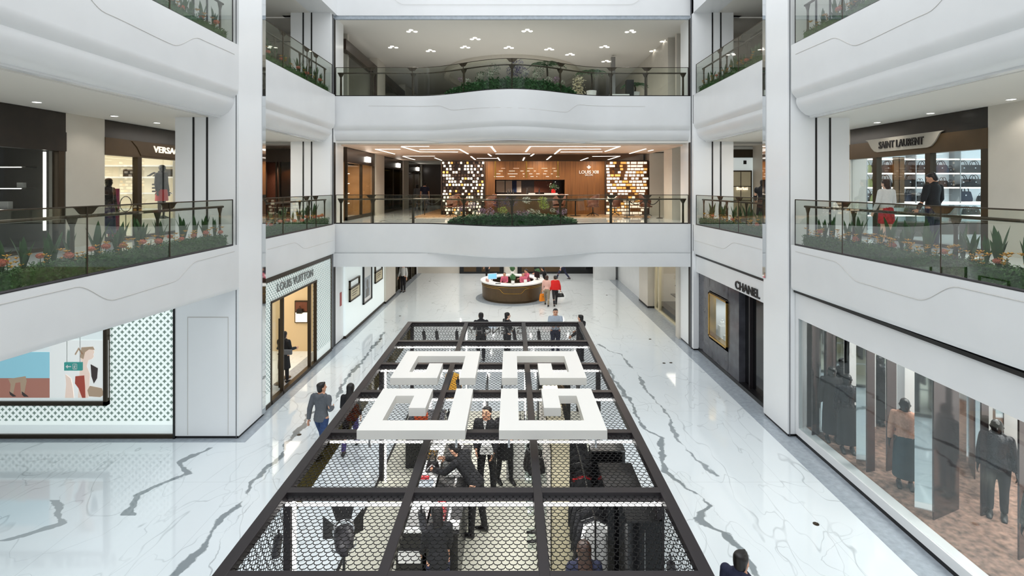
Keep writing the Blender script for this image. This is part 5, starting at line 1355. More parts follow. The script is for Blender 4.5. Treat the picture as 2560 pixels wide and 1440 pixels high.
# ---------------------------------------------------------------- inside the pavilion
Z0 = PF
ct = thing('black_counter', 'long black shop counter with white top under the pavilion roof', 'counter', (-1.5, 9.0, Z0))
MB().box(-1.76, -1.36, 7.76, 10.9, Z0, 1.06).build('body', 'black', ct, world=True)
MB().box(-1.78, -1.34, 7.74, 10.92, 1.06, 1.10).build('white_top', 'paper', ct, world=True)
for z in (.30, .62): MB().box(-1.72, -1.38, 7.72, 7.765, z, z + .16).build('lit_niche', 'paper', ct, world=True)
tb = thing('black_sales_table', 'glossy black sales table beside the white-topped counter in the pavilion', 'table', (-1.05, 9, Z0))
MB().box(-1.3, -.82, 7.76, 10.4, Z0, 1.02).build('body', 'black', tb, world=True)
MB().box(-1.31, -.80, 7.74, 10.42, 1.02, 1.05).build('top', 'leather', tb, world=True)
MB().box(-1.02, -.98, 7.76, 10.4, 1.05, 1.062).build('chrome_strip', 'chrome', tb, world=True)
for i, (x, y, m, w_, d_, h_, lab) in enumerate(((-1.12, 8.1, 'leatherr', .13, .34, .22, 'red quilted handbag standing on the black sales table'), (-1.55, 9.1, 'leatherr', .16, .10, .05, 'small red wallet on the white counter top by the striped bag'),
        (-1.52, 8.62, 'lips', .16, .12, .06, 'pink red wallet on a grey block on the white counter top'), (-1.1, 10.1, 'leatherr', .12, .18, .16, 'red leather bag with chain at the end of the black sales table'))):
    t = thing('red_leather_bag' if h_ > .1 else 'wallet', lab, 'bag', (x, y, 1.1 if x < -1.33 else 1.052))
    MB().box(-w_ / 2, w_ / 2, -d_ / 2, d_ / 2, 0, h_).build('body', m, t, bevel=.02); MB().box(-w_ / 2 - .004, w_ / 2 + .004, -d_ / 2 - .004, -d_ / 2 + .05, h_ * .5, h_ * .6).build('clasp', 'chrome', t)
    if h_ > .1: MB().tube([(0, d_ * .3 * math.cos(a), h_ + .09 * math.sin(a)) for a in [PI * k / 8 for k in range(9)]], .008, 5).build('handle', m, t)
for i, (x, y, m, lab) in enumerate(((-1.52, 8.9, 'border', 'grey display tray on the white counter top'), (-1.5, 8.0, 'steel', 'large grey tray at the near end of the white counter top'), (-1.58, 9.9, 'bronze', 'dark jewellery tray on the white counter top'), (-1.56, 10.5, 'steel', 'grey jewellery tray at the bridge end of the counter'))):
    t = thing('display_tray', lab, 'tray', (x, y, 1.1)); MB().box(-.14, .14, -.17, .17, 0, .02).build('tray', m, t)
    if i >= 2:
        b = MB()
        for k in range(30): b.ball((R.uniform(-.12, .12), R.uniform(-.15, .15), .03), .012, n=5, k=4)
        b.build('jewellery', 'gold' if i == 2 else 'chrome', t)
for x, y, lab in ((-1.14, 7.87, 'upright white card box at the near end of the black sales table'), (-.9, 7.9, 'second white card box at the corner of the black sales table')):
    tag(MB().box(x - .09, x + .09, y - .08, y + .08, 1.053, 1.12).build('white_box', 'paper', bevel=.006), lab, 'box')
t = handbag('striped_bag', 'leather', .24, .2, 1, 'black bag with white stripes lying on the white counter top'); t.location = (-1.45, 9.35, 1.102)
MB().tube([(-.1, -.05, .05), (0, -.06, .16), (.1, -.05, .05)], .012, 6).build('white_stripe', 'paper', t)
b = MB().box(-1.2, -.86, 9.25, 9.55, 1.054, 1.09); tag(b.build('open_catalogue', 'paper'), 'white open catalogue under the leaning salesman', 'catalogue')
# shelf tables at the far end
for x, y, lab in ((-2.0, 11.6, 'black display table at the bridge end of the pavilion, near the orange bag'), (1.0, 13.0, 'tall black cabinet in the far corner of the pavilion beside the standing man')):
    t = thing('display_cabinet', lab, 'cabinet', (x, y, Z0)); h = 1.0 if x < 0 else 1.9
    MB().box(x - .35, x + .45, y - .3, y + .5, Z0, h).build('body', 'black', t, world=True); MB().box(x - .36, x + .46, y - .31, y + .51, h, h + .03).build('top', 'blackstone', t, world=True); MB().box(x + .03, x + .05, y - .31, y - .3, Z0 + .1, h - .05).build('door_gap', 'frame', t, world=True)
M['orangebag'] = mat('rust_orange_leather', (206, 84, 40), .5)
t = handbag('orange_tote', 'orangebag', .3, .36, 1, 'rust orange tote bag on the black display table inside the pavilion'); t.location = (-2.05, 11.55, 1.03)
# black cabinets along the black-boutique side
for x0, x1, y0, y1, h, lab in ((1.42, 1.84, 6.28, 6.80, 2.2, 'tall black cabinet in the pavilion corner nearest the wire side wall'), (1.30, 1.80, 6.95, 7.75, 2.12, 'tall black cabinet in the pavilion behind the first one'), (1.25, 1.78, 8.05, 8.35, 2.15, 'grey-topped tall cabinet beside the racks in the pavilion')):
    t = thing('tall_cabinet', lab, 'cabinet', ((x0 + x1) / 2, (y0 + y1) / 2, Z0))
    MB().box(x0, x1, y0, y1, Z0, h - .02).build('body', 'blackgloss', t, world=True); MB().box(x0 - .005, x1 + .005, y0 - .005, y1 + .005, h - .02, h).build('top', 'steel' if y0 > 8 else 'black', t, world=True)
    MB().box((x0 + x1) / 2 - .005, (x0 + x1) / 2 + .005, y0 - .006, y0, Z0 + .1, h - .1).build('door_gap', 'steel', t, world=True)
# beige partition with glass shelves
pt = thing('beige_partition', 'tall beige partition board dividing the pavilion, with small glass shelves', 'partition', (.75, 8.2, Z0))
MB().box(.62, .90, 8.0, 10.6, Z0, 2.33).build('board', 'beige', pt, world=True)
MB().box(.55, .60, 7.95, 10.4, Z0, 2.2).build('edge_panel', 'cream', pt, world=True)
for y in (8.15, 9.2, 10.0):
    for z in (.55, 1.1, 1.6): MB().box(.25, .55, y - .05, y + .45, z, z + .02).build('glass_shelf', 'glassr', pt, world=True)
for x, y, z, s_, lab in ((.4, 9.4, 1.122, 1.1, 'black backpack on a glass shelf of the beige partition'), (.4, 8.35, 1.622, .8, 'small dark bag on the top glass shelf of the beige partition'), (.42, 10.2, 1.122, .7, 'dark bag on the glass shelf at the bridge end of the partition')):
    t = handbag('shelf_bag', 'leather', .34, .34, 1, lab); t.location = (x, y, z); t.scale = (s_,) * 3; t.rotation_euler.z = .3
s0 = tag(shoe('leather', 'court_shoe'), 'black and white shoe on a low glass shelf of the beige partition', 'shoe', 'shoes on the low glass shelves')
for y, dz in ((8.2, .572), (8.42, .572), (9.3, .572), (8.3, 1.122)): place(s0, USED, (.38, y, dz), 1.3, 1.2)
# garment racks
def rack(lab, x, y0, y1):
    t = thing('garment_rack', lab, 'garment rack', (x, (y0 + y1) / 2, Z0))
    MB().tube([(x, y0, Z0 + .02), (x, y0, 1.75), (x, y1, 1.75), (x, y1, Z0 + .02)], .014, 8).build('rail', 'black', t, world=True)
    MB().box(x - .25, x + .25, y0 - .02, y0 + .02, Z0, Z0 + .03).box(x - .25, x + .25, y1 - .02, y1 + .02, Z0, Z0 + .03).build('foot', 'black', t, world=True)
    MB().box(x - .012, x + .012, y0, y1, .5, .53).build('lower_bar', 'chrome', t, world=True)
rack('black garment rail along the beige partition, towards the long-haired woman', 1.14, 7.0, 9.7)
def garment(m, lab, grp):
    t = thing('hanging_garment', lab, 'garment', group=grp)
    b = MB(); pr = [(-.05, 0, -.03, .0), (-.2, -.05, 0, 0)]
    b.tube([(0, 0, -.02), (0, 0, -.10), (0, 0, -.32), (0, 0, -.62), (0, 0, -.98)], [(.06, .02), (.21, .035), (.18, .045), (.21, .05), (.24, .06)], 12, ref=(1, 0, 0)); b.build('cloth', m, t, smooth=True)
    b = MB()
    for s_ in (-1, 1): b.tube([(s_ * .18, 0, -.09), (s_ * .24, 0, -.35), (s_ * .25, 0, -.62)], [.04, .035, .03], 8)
    b.build('sleeves', m, t, smooth=True)
    MB().tube([(-.19, 0, -.06), (0, 0, -.01), (.19, 0, -.06)], .008, 6).tube([(0, 0, -.01), (.02, 0, .03), (0, 0, .05)], .004, 5).build('hanger', 'black', t)
    return t
ga = garment('blackc', 'black garment hanging on the pavilion rail', 'black garments on the pavilion rail')
for i in range(11):
    place(ga, USED, (1.14, 7.15 + i * .235, 1.70), R.uniform(-.15, .15))
gr_ = garment('leatherr', 'single red garment among the black ones on the pavilion rail', None); gr_.location = (1.14, 8.18, 1.70); gr_.scale = (.8, 1, .8)
gw_ = garment('whitec', 'white patterned garment on the pavilion rail near the tall cabinets', None); gw_.location = (1.16, 7.06, 1.70); gw_.scale = (.8, 1, .8)
# studio lamp on a stand
sl = thing('studio_lamp', 'studio spotlight with four black barn doors on a stand in the pavilion corner', 'studio lamp', (-2.1, 6.4, Z0), .35)
MB().tube([(0, 0, .05), (0, 0, 1.7)], .018, 8).build('pole', 'black', sl)
for k in range(3):
    a = 2 * PI * k / 3 + .3; MB().tube([(0, 0, .42), (.38 * math.cos(a), .38 * math.sin(a), .01)], .013, 6).build('leg', 'black', sl)
hd = MB().tube([(0, -.16, 1.72), (0, -.14, 1.78), (0, -.02, 1.82), (0, .1, 1.85)], [.05, .10, .12, .12], 18).build('lamp_head', 'spotgrey', sl, smooth=True)
MB().tube([(.125 * math.cos(a), .11, 1.86 + .125 * math.sin(a)) for a in [2 * PI * k / 20 for k in range(21)]], .012, 6).build('chrome_rim', 'chrome', sl)
MB().tube([(-.14, -.02, 1.8), (-.14, -.02, 1.72), (0, -.02, 1.62), (.14, -.02, 1.72), (.14, -.02, 1.8)], .01, 6).build('yoke', 'chrome', sl)
for k in range(4):
    a = PI / 2 * k; d = Vector((math.cos(a), 0, math.sin(a))); t2 = Vector((-math.sin(a), 0, math.cos(a))); c = Vector((0, .12, 1.86)); o1 = c + d * .12; o2 = c + d * .25 + Vector((0, .13, 0))
    MB().add([o1 - t2 * .09, o1 + t2 * .09, o2 + t2 * .15, o2 - t2 * .15] + [q + Vector((0, .006, 0)) for q in (o1 - t2 * .09, o1 + t2 * .09, o2 + t2 * .15, o2 - t2 * .15)], [(0, 1, 2, 3), (7, 6, 5, 4), (0, 4, 5, 1), (1, 5, 6, 2), (2, 6, 7, 3), (3, 7, 4, 0)]).build('barn_door', 'black', sl)
# wire basket held by the saleswoman side, cage on the floor
cg = thing('wire_cage', 'black wire cage bag standing on the pavilion floor beside the saleswoman', 'cage', (.18, 11.1, Z0))
b = MB(); cx, cy, cz0, cz1 = .18, 11.1, .95, 1.35
for i in range(7):
    a = i / 6
    for q in (-.2, .2):
        b.tube([(cx - .28 + .56 * a, cy + q, cz0), (cx - .28 + .56 * a, cy + q, cz1)], .006, 4); b.tube([(cx - .28 + .56 * a, cy - .2, cz1 if q > 0 else cz0), (cx - .28 + .56 * a, cy + .2, cz1 if q > 0 else cz0)], .006, 4)
for i in range(5):
    z = cz0 + (cz1 - cz0) * i / 4; b.tube([(cx - .28, cy - .2, z), (cx + .28, cy - .2, z), (cx + .28, cy + .2, z), (cx - .28, cy + .2, z), (cx - .28, cy - .2, z)], .006, 4)
b.build('wires', 'black', cg, world=True); MB().box(cx - .3, cx + .3, cy - .22, cy + .22, Z0, .95).build('plinth', 'paper', cg, world=True)
cg['label'] = 'black wire cage on a white plinth in the pavilion behind the two salespeople'
# clothes rail frames seen through the centre
for x, lab in ((-.62, 'slender black rail frame by the white emblem gap, first'), (-.25, 'slender black rail frame by the emblem gap, beyond the first')):
    t = thing('rail_frame', lab, 'rail frame', (x, 12.6, Z0)); MB().tube([(x, 12.3, Z0), (x, 12.3, 1.5), (x, 13.1, 1.5), (x, 13.1, Z0)], .014, 6).build('frame', 'black', t, world=True); MB().tube([(x, 12.3, .3), (x, 13.1, .3)], .01, 6).build('lower_bar', 'black', t, world=True)
t = garment('yellow', 'yellow patterned garment hanging at the bridge end of the pavilion', None); t.location = (-1.5, 13.0, 1.6); t.scale = (.8, 1, .7)
t = garment('bronze2', 'long brown coat hanging at the bridge end of the pavilion', None); t.location = (1.0, 12.1, 1.75)
# ================================================================ MIRROR WINDOW, ground floor right
X = 7.13
struct(MB().box(X, X + .3, -6, 12.88, 3.02, 3.65), 'wall_window_band', 'white')
struct(MB().box(X - .04, X + .2, -6, 12.89, 3.65, 3.72), 'trim_shadow_gap', 'black')
struct(MB().box(X, X + .25, -6, 12.88, .10, .28).box(X, X + .1, 12.75, 12.88, .28, 3.02), 'wall_window_plinth', 'white')
struct(MB().box(X + .02, X + .25, -6, 12.88, 0, .10), 'baseboard_window', 'black')
struct(MB().box(X + .02, X + .04, -6, 12.75, .28, 3.02), 'window_1', 'glassr')
struct(MB().box(X + .25, 11.2, -6, 12.88, .15, .26), 'floor_window_carpet', 'carpet')
struct(MB().box(11.2, 11.4, -6, 12.88, 0, 3.6).box(X + .3, 11.3, 12.9, 13.0, 0, 3.6), 'wall_window_interior', 'white2')
struct(MB().box(X + .3, 11.4, -6, 12.88, 3.5, 3.58), 'ceiling_window', 'ceil')
M['slatdark'] = mat('mirror_dark_reflection', (96, 84, 84), .12, metal=.85)  # mirror with dark reflections put into its tint
area_light('window_show_light', (9.2, 8, 3.48), 2.6, 8, 420, (1, .97, .93))
area_light('window_show_light', (9.2, 1, 3.48), 2.6, 5, 220, (1, .97, .93))
kinds = {'l': ('pale mirror plank', 'mirror'), 'd': ('dark-reflection mirror plank', 'slatdark')}
slats = [(2010, 2030, 1085, 'd'), (2032, 2060, 1060, 'l'), (2066, 2088, 1010, 'd'), (2092, 2110, 1040, 'l'), (2141, 2165, 1157, 'l'), (2166, 2186, 1190, 'd'), (2190, 2214, 1103, 'l'), (2216, 2240, 1178, 'd'), (2243, 2262, 1090, 'l'),
         (2287, 2331, 1277, 'l'), (2333, 2396, 1300, 'd'), (2398, 2450, 1226, 'l'), (2452, 2470, 1290, 'd'), (2482, 2510, 1180, 'l'), (2546, 2562, 1400, 'd'), (2570, 2640, 1500, 'l')]
for i, (a, c, yb, k) in enumerate(slats):
    Y = F * (EYE - .26) / (yb - 467); xa = (a - 1280) * Y / F; xc = (c - 1280) * Y / F
    if Y > 12.5: Y = 12.5; xa = (a - 1280) * Y / F; xa = max(xa, 7.5)
    if xa < 7.5: xa = 7.5; Y = xa * F / (a - 1280)
    ang = math.radians(52 if k == 'l' else -20) + R.uniform(-.1, .1); k2 = (c - 1280) / F
    w = (k2 * Y - xa) / (math.cos(ang) + k2 * math.sin(ang))
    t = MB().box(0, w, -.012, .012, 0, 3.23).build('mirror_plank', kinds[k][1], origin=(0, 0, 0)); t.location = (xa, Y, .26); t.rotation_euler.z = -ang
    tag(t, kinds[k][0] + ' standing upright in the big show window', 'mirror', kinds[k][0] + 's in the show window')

# ================================================================ SMALL THINGS ON THE FLOOR AND WALLS
ex = thing('exit_sign', 'hanging green exit sign with arrow and running figure before the fashion poster', 'exit sign', (-8.05, 9.4, 2.93))
MB().box(-.16, .16, -.015, .015, 0, .15).build('panel', 'exitg', ex)
fw = lambda a, c, d: (a, d, c)
b = MB().prism([(-.13, .075), (-.09, .11), (-.09, .084), (-.03, .084), (-.03, .066), (-.09, .066), (-.09, .04)], fw, -.02, -.016)
b.box(0, .08, -.018, -.016, .02, .028).box(0, .08, -.018, -.016, .122, .13).box(0, .008, -.018, -.016, .02, .13).box(.072, .08, -.018, -.016, .02, .13)
b.tube([(.045, -.018, .1), (.035, -.018, .065), (.055, -.018, .035)], .006, 5).tube([(.035, -.018, .065), (.02, -.018, .04)], .006, 5).tube([(.04, -.018, .088), (.02, -.018, .075)], .005, 5).tube([(.04, -.018, .088), (.06, -.018, .078)], .005, 5).ball((.048, -.018, .112), .008, n=6, k=4)
b.build('pictogram', 'paper', ex)
MB().tube([(-.12, 0, .15), (-.12, 0, 1.6)], .004, 5).tube([(.12, 0, .15), (.12, 0, 1.6)], .004, 5).build('suspension_wire', 'steel', ex)
dr = MB().lathe([(.055, 0), (.055, .006), (.04, .008)], n=16).tube([(-.05, 0, .008), (.05, 0, .008)], .006, 5)
do = tag(dr.build('floor_outlet', 'bronze'), 'small round metal outlet cover set in the marble floor', 'floor outlet', 'floor outlet covers in the marble')
for px, py in ((748, 1087), (1000, 790), (1625, 848), (1660, 908), (1677, 907), (950, 848), (1517, 738), (1074, 703), (2040, 1310)):
    p = gp(px, py); place(do, USED, (p.x, p.y, .004 if abs(p.x) > 6.6 else 0.0), .5)
# boutique doorway stanchions
for y in (16.35, 16.9): stanchion(-7.45, y, 0, 'bronze rope stanchion inside the lattice boutique doorway', 'stanchions in the lattice boutique doorway')
rope((-7.45, 16.35, .9), (-7.45, 16.9, .9), 'dark looped barrier rope in the lattice boutique doorway', .3)
# carried bags
# ================================================================ PEOPLE
def rm(o, v, sm=3):
    m = o.modifiers.new('remesh', 'REMESH'); m.mode = 'VOXEL'; m.voxel_size = v; m.use_smooth_shade = True
    s = o.modifiers.new('smooth', 'SMOOTH'); s.iterations = sm; s.factor = .5
    return o
def person(label, loc, rz, H=1.7, female=False, lean=0, legs=((0, 0, 0), (0, 0, 0)), arms=((0, 8, 5, 0), (0, 8, 5, 0)), head=(0, 0), hair='short', hairm='hair', skin='skin',
           top=('jacket', 'blackc'), bottom=('trousers', 'blackc'), shoes='leather', face=False, name='person', cat='person', seat=False, group=None, vox=.014, inner=None):
    """facing local +Y. legs: (thigh forward, knee bend, splay) degrees; arms: (forward, outward, elbow flex, inward turn) degrees"""
    t = thing(name, label, cat, loc, rz, group)
    r = math.radians; h = H
    sw = (.098 if female else .112) * h; hw = .054 * h
    # leg joints
    L_ = []
    for s, (a, k, sp) in zip((-1, 1), legs):
        hip = Vector((s * hw, 0, 0)); a1, sp1 = r(a), r(sp)
        d1 = Vector((s * math.sin(sp1), math.sin(a1), -math.cos(a1) * math.cos(sp1))).normalized(); knee = hip + d1 * .245 * h
        a2 = a1 - r(k); d2 = Vector((s * math.sin(sp1) * .5, math.sin(a2), -math.cos(a2))).normalized(); ank = knee + d2 * .235 * h
        L_.append((hip, knee, ank, s))
    low = min(q[2].z for q in L_) - .042 * h
    base = Vector((0, 0, -low))
    ln = r(lean); u = Vector((0, math.sin(ln), math.cos(ln))); f = Vector((0, math.cos(ln), -math.sin(ln))); sx = Vector((1, 0, 0))
    T = lambda x, y, z: base + sx * (x * h) + f * (y * h) + u * (z * h)
    def torso(b, g, z0=-.02, z1=.335, sh=1.0):
        prof = [(-.03, .083, .062, 0), (.03, .092 if female else .086, .066, 0), (.10, .070 if female else .078, .052, .004), (.18, .078 if female else .088, .058, .006), (.25, .088 if female else .102, .062, .004), (.295, .080 if female else .092, .052, -.002), (.325, .056, .040, -.006), (.345, .034, .032, -.006)]
        P_ = []; Q = []
        for z, rx, ry, y in prof:
            if z < z0 - .001 or z > z1 + .011: continue
            P_.append(T(0, y, z)); Q.append((rx * h + g, ry * h + g))
        b.tube(P_, Q, 16, ref=(1, 0, 0))
    A_ = []
    for s, (a, o, e, inn) in zip((-1, 1), arms):
        sh = T(s * sw / h, -.004, .284); a1, o1 = r(a) + ln * .3, r(o)
        d1 = Vector((s * math.sin(o1), math.sin(a1) * math.cos(o1), -math.cos(a1) * math.cos(o1))).normalized(); el = sh + d1 * .168 * h
        a2 = a1 + r(e); i1 = r(inn)
        d2 = Vector((s * (math.sin(o1) * .6) - s * math.sin(i1), math.sin(a2), -math.cos(a2))).normalized(); wr = el + d2 * .15 * h
        A_.append((sh, el, wr, d2, s))
    hp, hy = r(head[0]), r(head[1])
    hu = (Matrix.Rotation(-hp - ln * .75, 3, 'X') @ Vector((0, 0, 1))); RM = Matrix.Rotation(hy, 3, 'Z')
    hc = T(0, .012, .392)
    HM = Matrix.Rotation(hy, 3, 'Z') @ Matrix.Rotation(-hp - ln * .75, 3, 'X')
    Hd = lambda x, y, z: hc + HM @ Vector((x, y, z)) * (h * .1)
    # ---- body
    b = MB(); torso(b, 0)
    for hip, knee, ank, s in L_:
        b.tube([base + hip + Vector((0, 0, .03 * h)), base + hip, base + hip.lerp(knee, .5), base + knee, base + knee.lerp(ank, .3), base + knee.lerp(ank, .75), base + ank], [.05 * h, .052 * h, .043 * h, .031 * h, .032 * h, .021 * h, .018 * h], 12)
        b.tube([base + ank + Vector((0, -.025 * h, -.02 * h)), base + ank + Vector((0, .03 * h, -.018 * h)), base + ank + Vector((s * .005, .1 * h, -.03 * h))], [(.02 * h, .02 * h), (.02 * h, .024 * h), (.01 * h, .022 * h)], 10, ref=(0, 0, 1))
    for sh, el, wr, d2, s in A_:
        b.tube([sh - (el - sh) * .06, sh.lerp(el, .25), el, el.lerp(wr, .3), wr], [.027 * h, .027 * h, .022 * h, .022 * h, .0145 * h], 12)
        # hand: palm, four fingers, thumb
        pn = Vector((1, 0, 0)) * s; side = d2.cross(pn)
        if side.length < .1: side = Vector((0, 1, 0))
        side.normalize(); nn = d2.cross(side).normalized()
        b.tube([wr, wr + d2 * .022 * h, wr + d2 * .052 * h], [(.011 * h, .016 * h), (.011 * h, .024 * h), (.009 * h, .024 * h)], 10, ref=nn)
        for k, ln_ in enumerate((.040, .046, .043, .034)):
            p = wr + d2 * .050 * h + side * ((1.5 - k) * .0125 * h); q = p + d2 * ln_ * .5 * h - pn * .004 * h; w_ = q + (d2 * .8 - pn * .6).normalized() * ln_ * .5 * h
            b.tube([p, q, w_], [.0068 * h, .0062 * h, .005 * h], 7)
        p = wr + d2 * .016 * h + side * .020 * h
        b.tube([p, p + (d2 * .6 + side * .7) * .024 * h, p + (d2 * .95 + side * .75) * .042 * h], [.0085 * h, .0075 * h, .006 * h], 7)
    b.tube([T(0, -.008, .30), T(0, -.004, .345), Hd(0, -.1, -.35)], [.034 * h, .031 * h, .031 * h], 12)
    # head: rings from chin to crown
    pr = [(-.70, .16, .20, .30), (-.62, .30, .36, .20), (-.42, .42, .48, .08), (-.15, .47, .55, .02), (.12, .49, .60, -.02), (.38, .47, .58, -.05), (.58, .36, .46, -.07), (.70, .16, .22, -.07)]
    b.tube([Hd(0, y, z) for z, rx, ry, y in pr], [(rx * .1 * h, ry * .1 * h) for z, rx, ry, y in pr], 16, ref=HM @ Vector((1, 0, 0)))
    b.tube([Hd(0, .52, .1), Hd(0, .66, -.12), Hd(0, .55, -.2)], [.006 * h, .0105 * h, .008 * h], 8)
    for s in (-1, 1): b.tube([Hd(s * .49, -.02, .12), Hd(s * .53, -.05, .0), Hd(s * .48, -.02, -.16)], [(.005 * h, .012 * h), (.006 * h, .014 * h), (.004 * h, .006 * h)], 8)
    body = b.build('body', skin, t); rm(body, .0115 if vox < .02 else .016, 1)
    if face:
        e = MB()
        for s in (-1, 1): e.ball(Hd(s * .2, .52, .06), .0085 * h, .005 * h, .0055 * h, 8, 6)
        e.build('eyes', 'eye', t, smooth=True)
        e = MB()
        for s in (-1, 1): e.tube([Hd(s * .1, .55, .17), Hd(s * .2, .55, .2), Hd(s * .31, .48, .17)], .0028 * h, 5)
        e.build('eyebrows', hairm, t)
        MB().tube([Hd(-.13, .50, -.38), Hd(0, .555, -.375), Hd(.13, .50, -.38)], [.002 * h, .0045 * h, .002 * h], 6).build('mouth', 'lips', t)
    # ---- hair
    if hair:
        b = MB()
        pr = [(-.48, .36, .26, -.34), (-.25, .46, .38, -.27), (0, .515, .46, -.20), (.2, .53, .53, -.14), (.38, .535, .585, -.09), (.60, .44, .54, -.06), (.74, .26, .32, -.06)] if hair != 'bald' else [(0.2, .3, .3, -.2), (.3, .3, .3, -.2)]
        if hair == 'long' or hair == 'bob': pr = [(-.55, .42, .34, -.34), (-.3, .5, .42, -.26), (0, .56, .50, -.2), (.25, .58, .6, -.12), (.48, .54, .62, -.08), (.66, .40, .48, -.06), (.78, .2, .24, -.06)]
        b.tube([Hd(0, y, z) for z, rx, ry, y in pr], [(rx * .1 * h, ry * .1 * h) for z, rx, ry, y in pr], 16, ref=HM @ Vector((1, 0, 0)))
        if hair == 'short': b.tube([Hd(-.25, .3, .50), Hd(0, .42, .60), Hd(.25, .3, .52)], [.010 * h, .014 * h, .010 * h], 8)
        if hair == 'bob': b.tube([Hd(0, -.34, -.2), Hd(0, -.36, -.6), Hd(0, -.33, -1.0)], [(.048 * h, .028 * h), (.05 * h, .026 * h), (.045 * h, .018 * h)], 12, ref=HM @ Vector((1, 0, 0)))
        if hair == 'long':
            b.tube([Hd(0, -.32, .1), Hd(0, -.42, -.6), T(0, -.055, .29), T(0, -.068, .22), T(0, -.062, .14)], [(.05 * h, .03 * h), (.056 * h, .028 * h), (.06 * h, .022 * h), (.055 * h, .02 * h), (.025 * h, .012 * h)], 12, ref=(1, 0, 0))
        if hair == 'bun': b.ball(Hd(0, -.66, .1), .028 * h, n=10, k=8)
        o = b.build('hair', hairm, t); rm(o, .013, 1)
    # ---- clothes
    tp, tm = top
    if tp:
        b = MB(); g = .012 if tp != 'jacket' else .018
        torso(b, g, -.03 if tp in ('jacket', 'coat', 'hoodie', 'loose') else .02, .33)
        if tp in ('jacket', 'hoodie', 'loose'): b.tube([T(0, 0, .10), T(0, 0, .03), T(0, 0, -.035)], [(.085 * h, .065 * h), (.10 * h, .078 * h), (.104 * h, .082 * h)], 16, ref=(1, 0, 0))
        if tp == 'coat': b.tube([T(0, 0, .12), T(0, 0, 0), base + Vector((0, 0, -.12 * h)), base + Vector((0, .01 * h, -.25 * h))], [(.085 * h, .065 * h), (.105 * h, .085 * h), (.115 * h, .095 * h), (.125 * h, .105 * h)], 16, ref=(1, 0, 0))
        if tp == 'hoodie': b.tube([T(-.06, -.04, .325), T(0, -.075, .30), T(.06, -.04, .325)], [.026 * h, .036 * h, .026 * h], 10)
        if tp in ('jacket', 'coat'): b.tube([T(-.045, .015, .31), T(-.035, -.035, .345), T(.035, -.035, .345), T(.045, .015, .31)], [.013 * h] * 4, 8)
        if tp == 'cape': b.tube([T(0, -.01, .32), T(0, -.01, .22), T(0, -.005, .08), T(0, 0, .02)], [(.09 * h, .06 * h), (.14 * h, .08 * h), (.165 * h, .09 * h), (.155 * h, .09 * h)], 16, ref=(1, 0, 0))
        for sh, el, wr, d2, s in A_: b.ball(sh, .030 * h + g * .8, .032 * h + g * .8, .030 * h + g * .7, 12, 8)
        sleeve = {'tee': .45, 'blouse': .85}.get(tp, .97)
        for sh, el, wr, d2, s in A_:
            gg = .012 if tp in ('tee', 'blouse') else .017
            if sleeve < .5: b.tube([sh - (el - sh) * .05, sh.lerp(el, .3), sh.lerp(el, .75)], [.033 * h + gg, .034 * h + gg, .031 * h + gg], 12)
            else: b.tube([sh - (el - sh) * .05, sh.lerp(el, .3), el, el.lerp(wr, .5), el.lerp(wr, sleeve)], [.031 * h + gg, .031 * h + gg, .026 * h + gg, .022 * h + gg, .017 * h + gg * .9], 12)
        o = b.build({'jacket': 'jacket', 'hoodie': 'hooded_jacket', 'coat': 'coat', 'tee': 't_shirt', 'blouse': 'blouse', 'cape': 'knitted_top', 'loose': 'top', 'dress': 'dress_top'}.get(tp, 'top'), tm, t); rm(o, vox)
        if inner:
            MB().prism([(-.022, .33), (.022, .33), (0, .22)], lambda a, c, d: T(a, d, c), .066, .075).build('shirt_front', inner, t)
    bt_, bm_ = bottom
    b = MB()
    if bt_ == 'trousers':
        b.tube([T(0, 0, .05), T(0, 0, 0), base + Vector((0, 0, -.04 * h))], [(.088 * h, .068 * h), (.096 * h, .074 * h), (.09 * h, .072 * h)], 16, ref=(1, 0, 0))
        for hip, knee, ank, s in L_:
            b.tube([base + hip, base + hip.lerp(knee, .5), base + knee, base + knee.lerp(ank, .5), base + knee.lerp(ank, .93)], [.058 * h, .051 * h, .040 * h, .036 * h, .032 * h], 12)
        rm(b.build('trousers', bm_, t), vox)
    elif bt_ in ('skirt', 'dress', 'longskirt'):
        zz = {'skirt': -.20, 'dress': -.26, 'longskirt': -.42}[bt_]
        b.tube([T(0, 0, .09), T(0, 0, .02), base + Vector((0, 0, zz * .4 * h)), base + Vector((0, 0, zz * h))], [(.074 * h, .056 * h), (.10 * h, .078 * h), (.112 * h, .09 * h), (.118 * h, .1 * h)], 18, ref=(1, 0, 0))
        rm(b.build('skirt', bm_, t), vox)
        if isinstance(shoes, tuple):
            b = MB()
            for hip, knee, ank, s in L_: b.tube([base + hip, base + knee, base + knee.lerp(ank, .4), base + ank], [.05 * h, .035 * h, .035 * h, .022 * h], 12)
            rm(b.build('stockings', shoes[1], t), vox)
    if shoes:
        for hip, knee, ank, s in L_:
            a = base + ank
            tt = MB().tube([a + Vector((0, -.034 * h, -.012 * h)), a + Vector((0, -.005 * h, -.010 * h)), a + Vector((0, .05 * h, -.022 * h)), a + Vector((s * .004, .112 * h, -.032 * h))], [(.026 * h, .024 * h), (.03 * h, .027 * h), (.018 * h, .028 * h), (.008 * h, .02 * h)], 12, ref=(0, 0, 1))
            tt.build('shoe', shoes if isinstance(shoes, str) else shoes[0], t, smooth=True)
    Rz = Matrix.Rotation(rz, 3, 'Z'); W = lambda v: Vector(loc) + Rz @ v
    return t, dict(lh=W(A_[0][2] + A_[0][3] * .06 * h), rh=W(A_[1][2] + A_[1][3] * .06 * h), W=W, T=T, base=base)
STAND = ((0, 0, 2), (0, 0, 2)); WALK = ((22, 8, 1), (-14, 16, 1)); WALK2 = ((-14, 18, 1), (22, 6, 1))
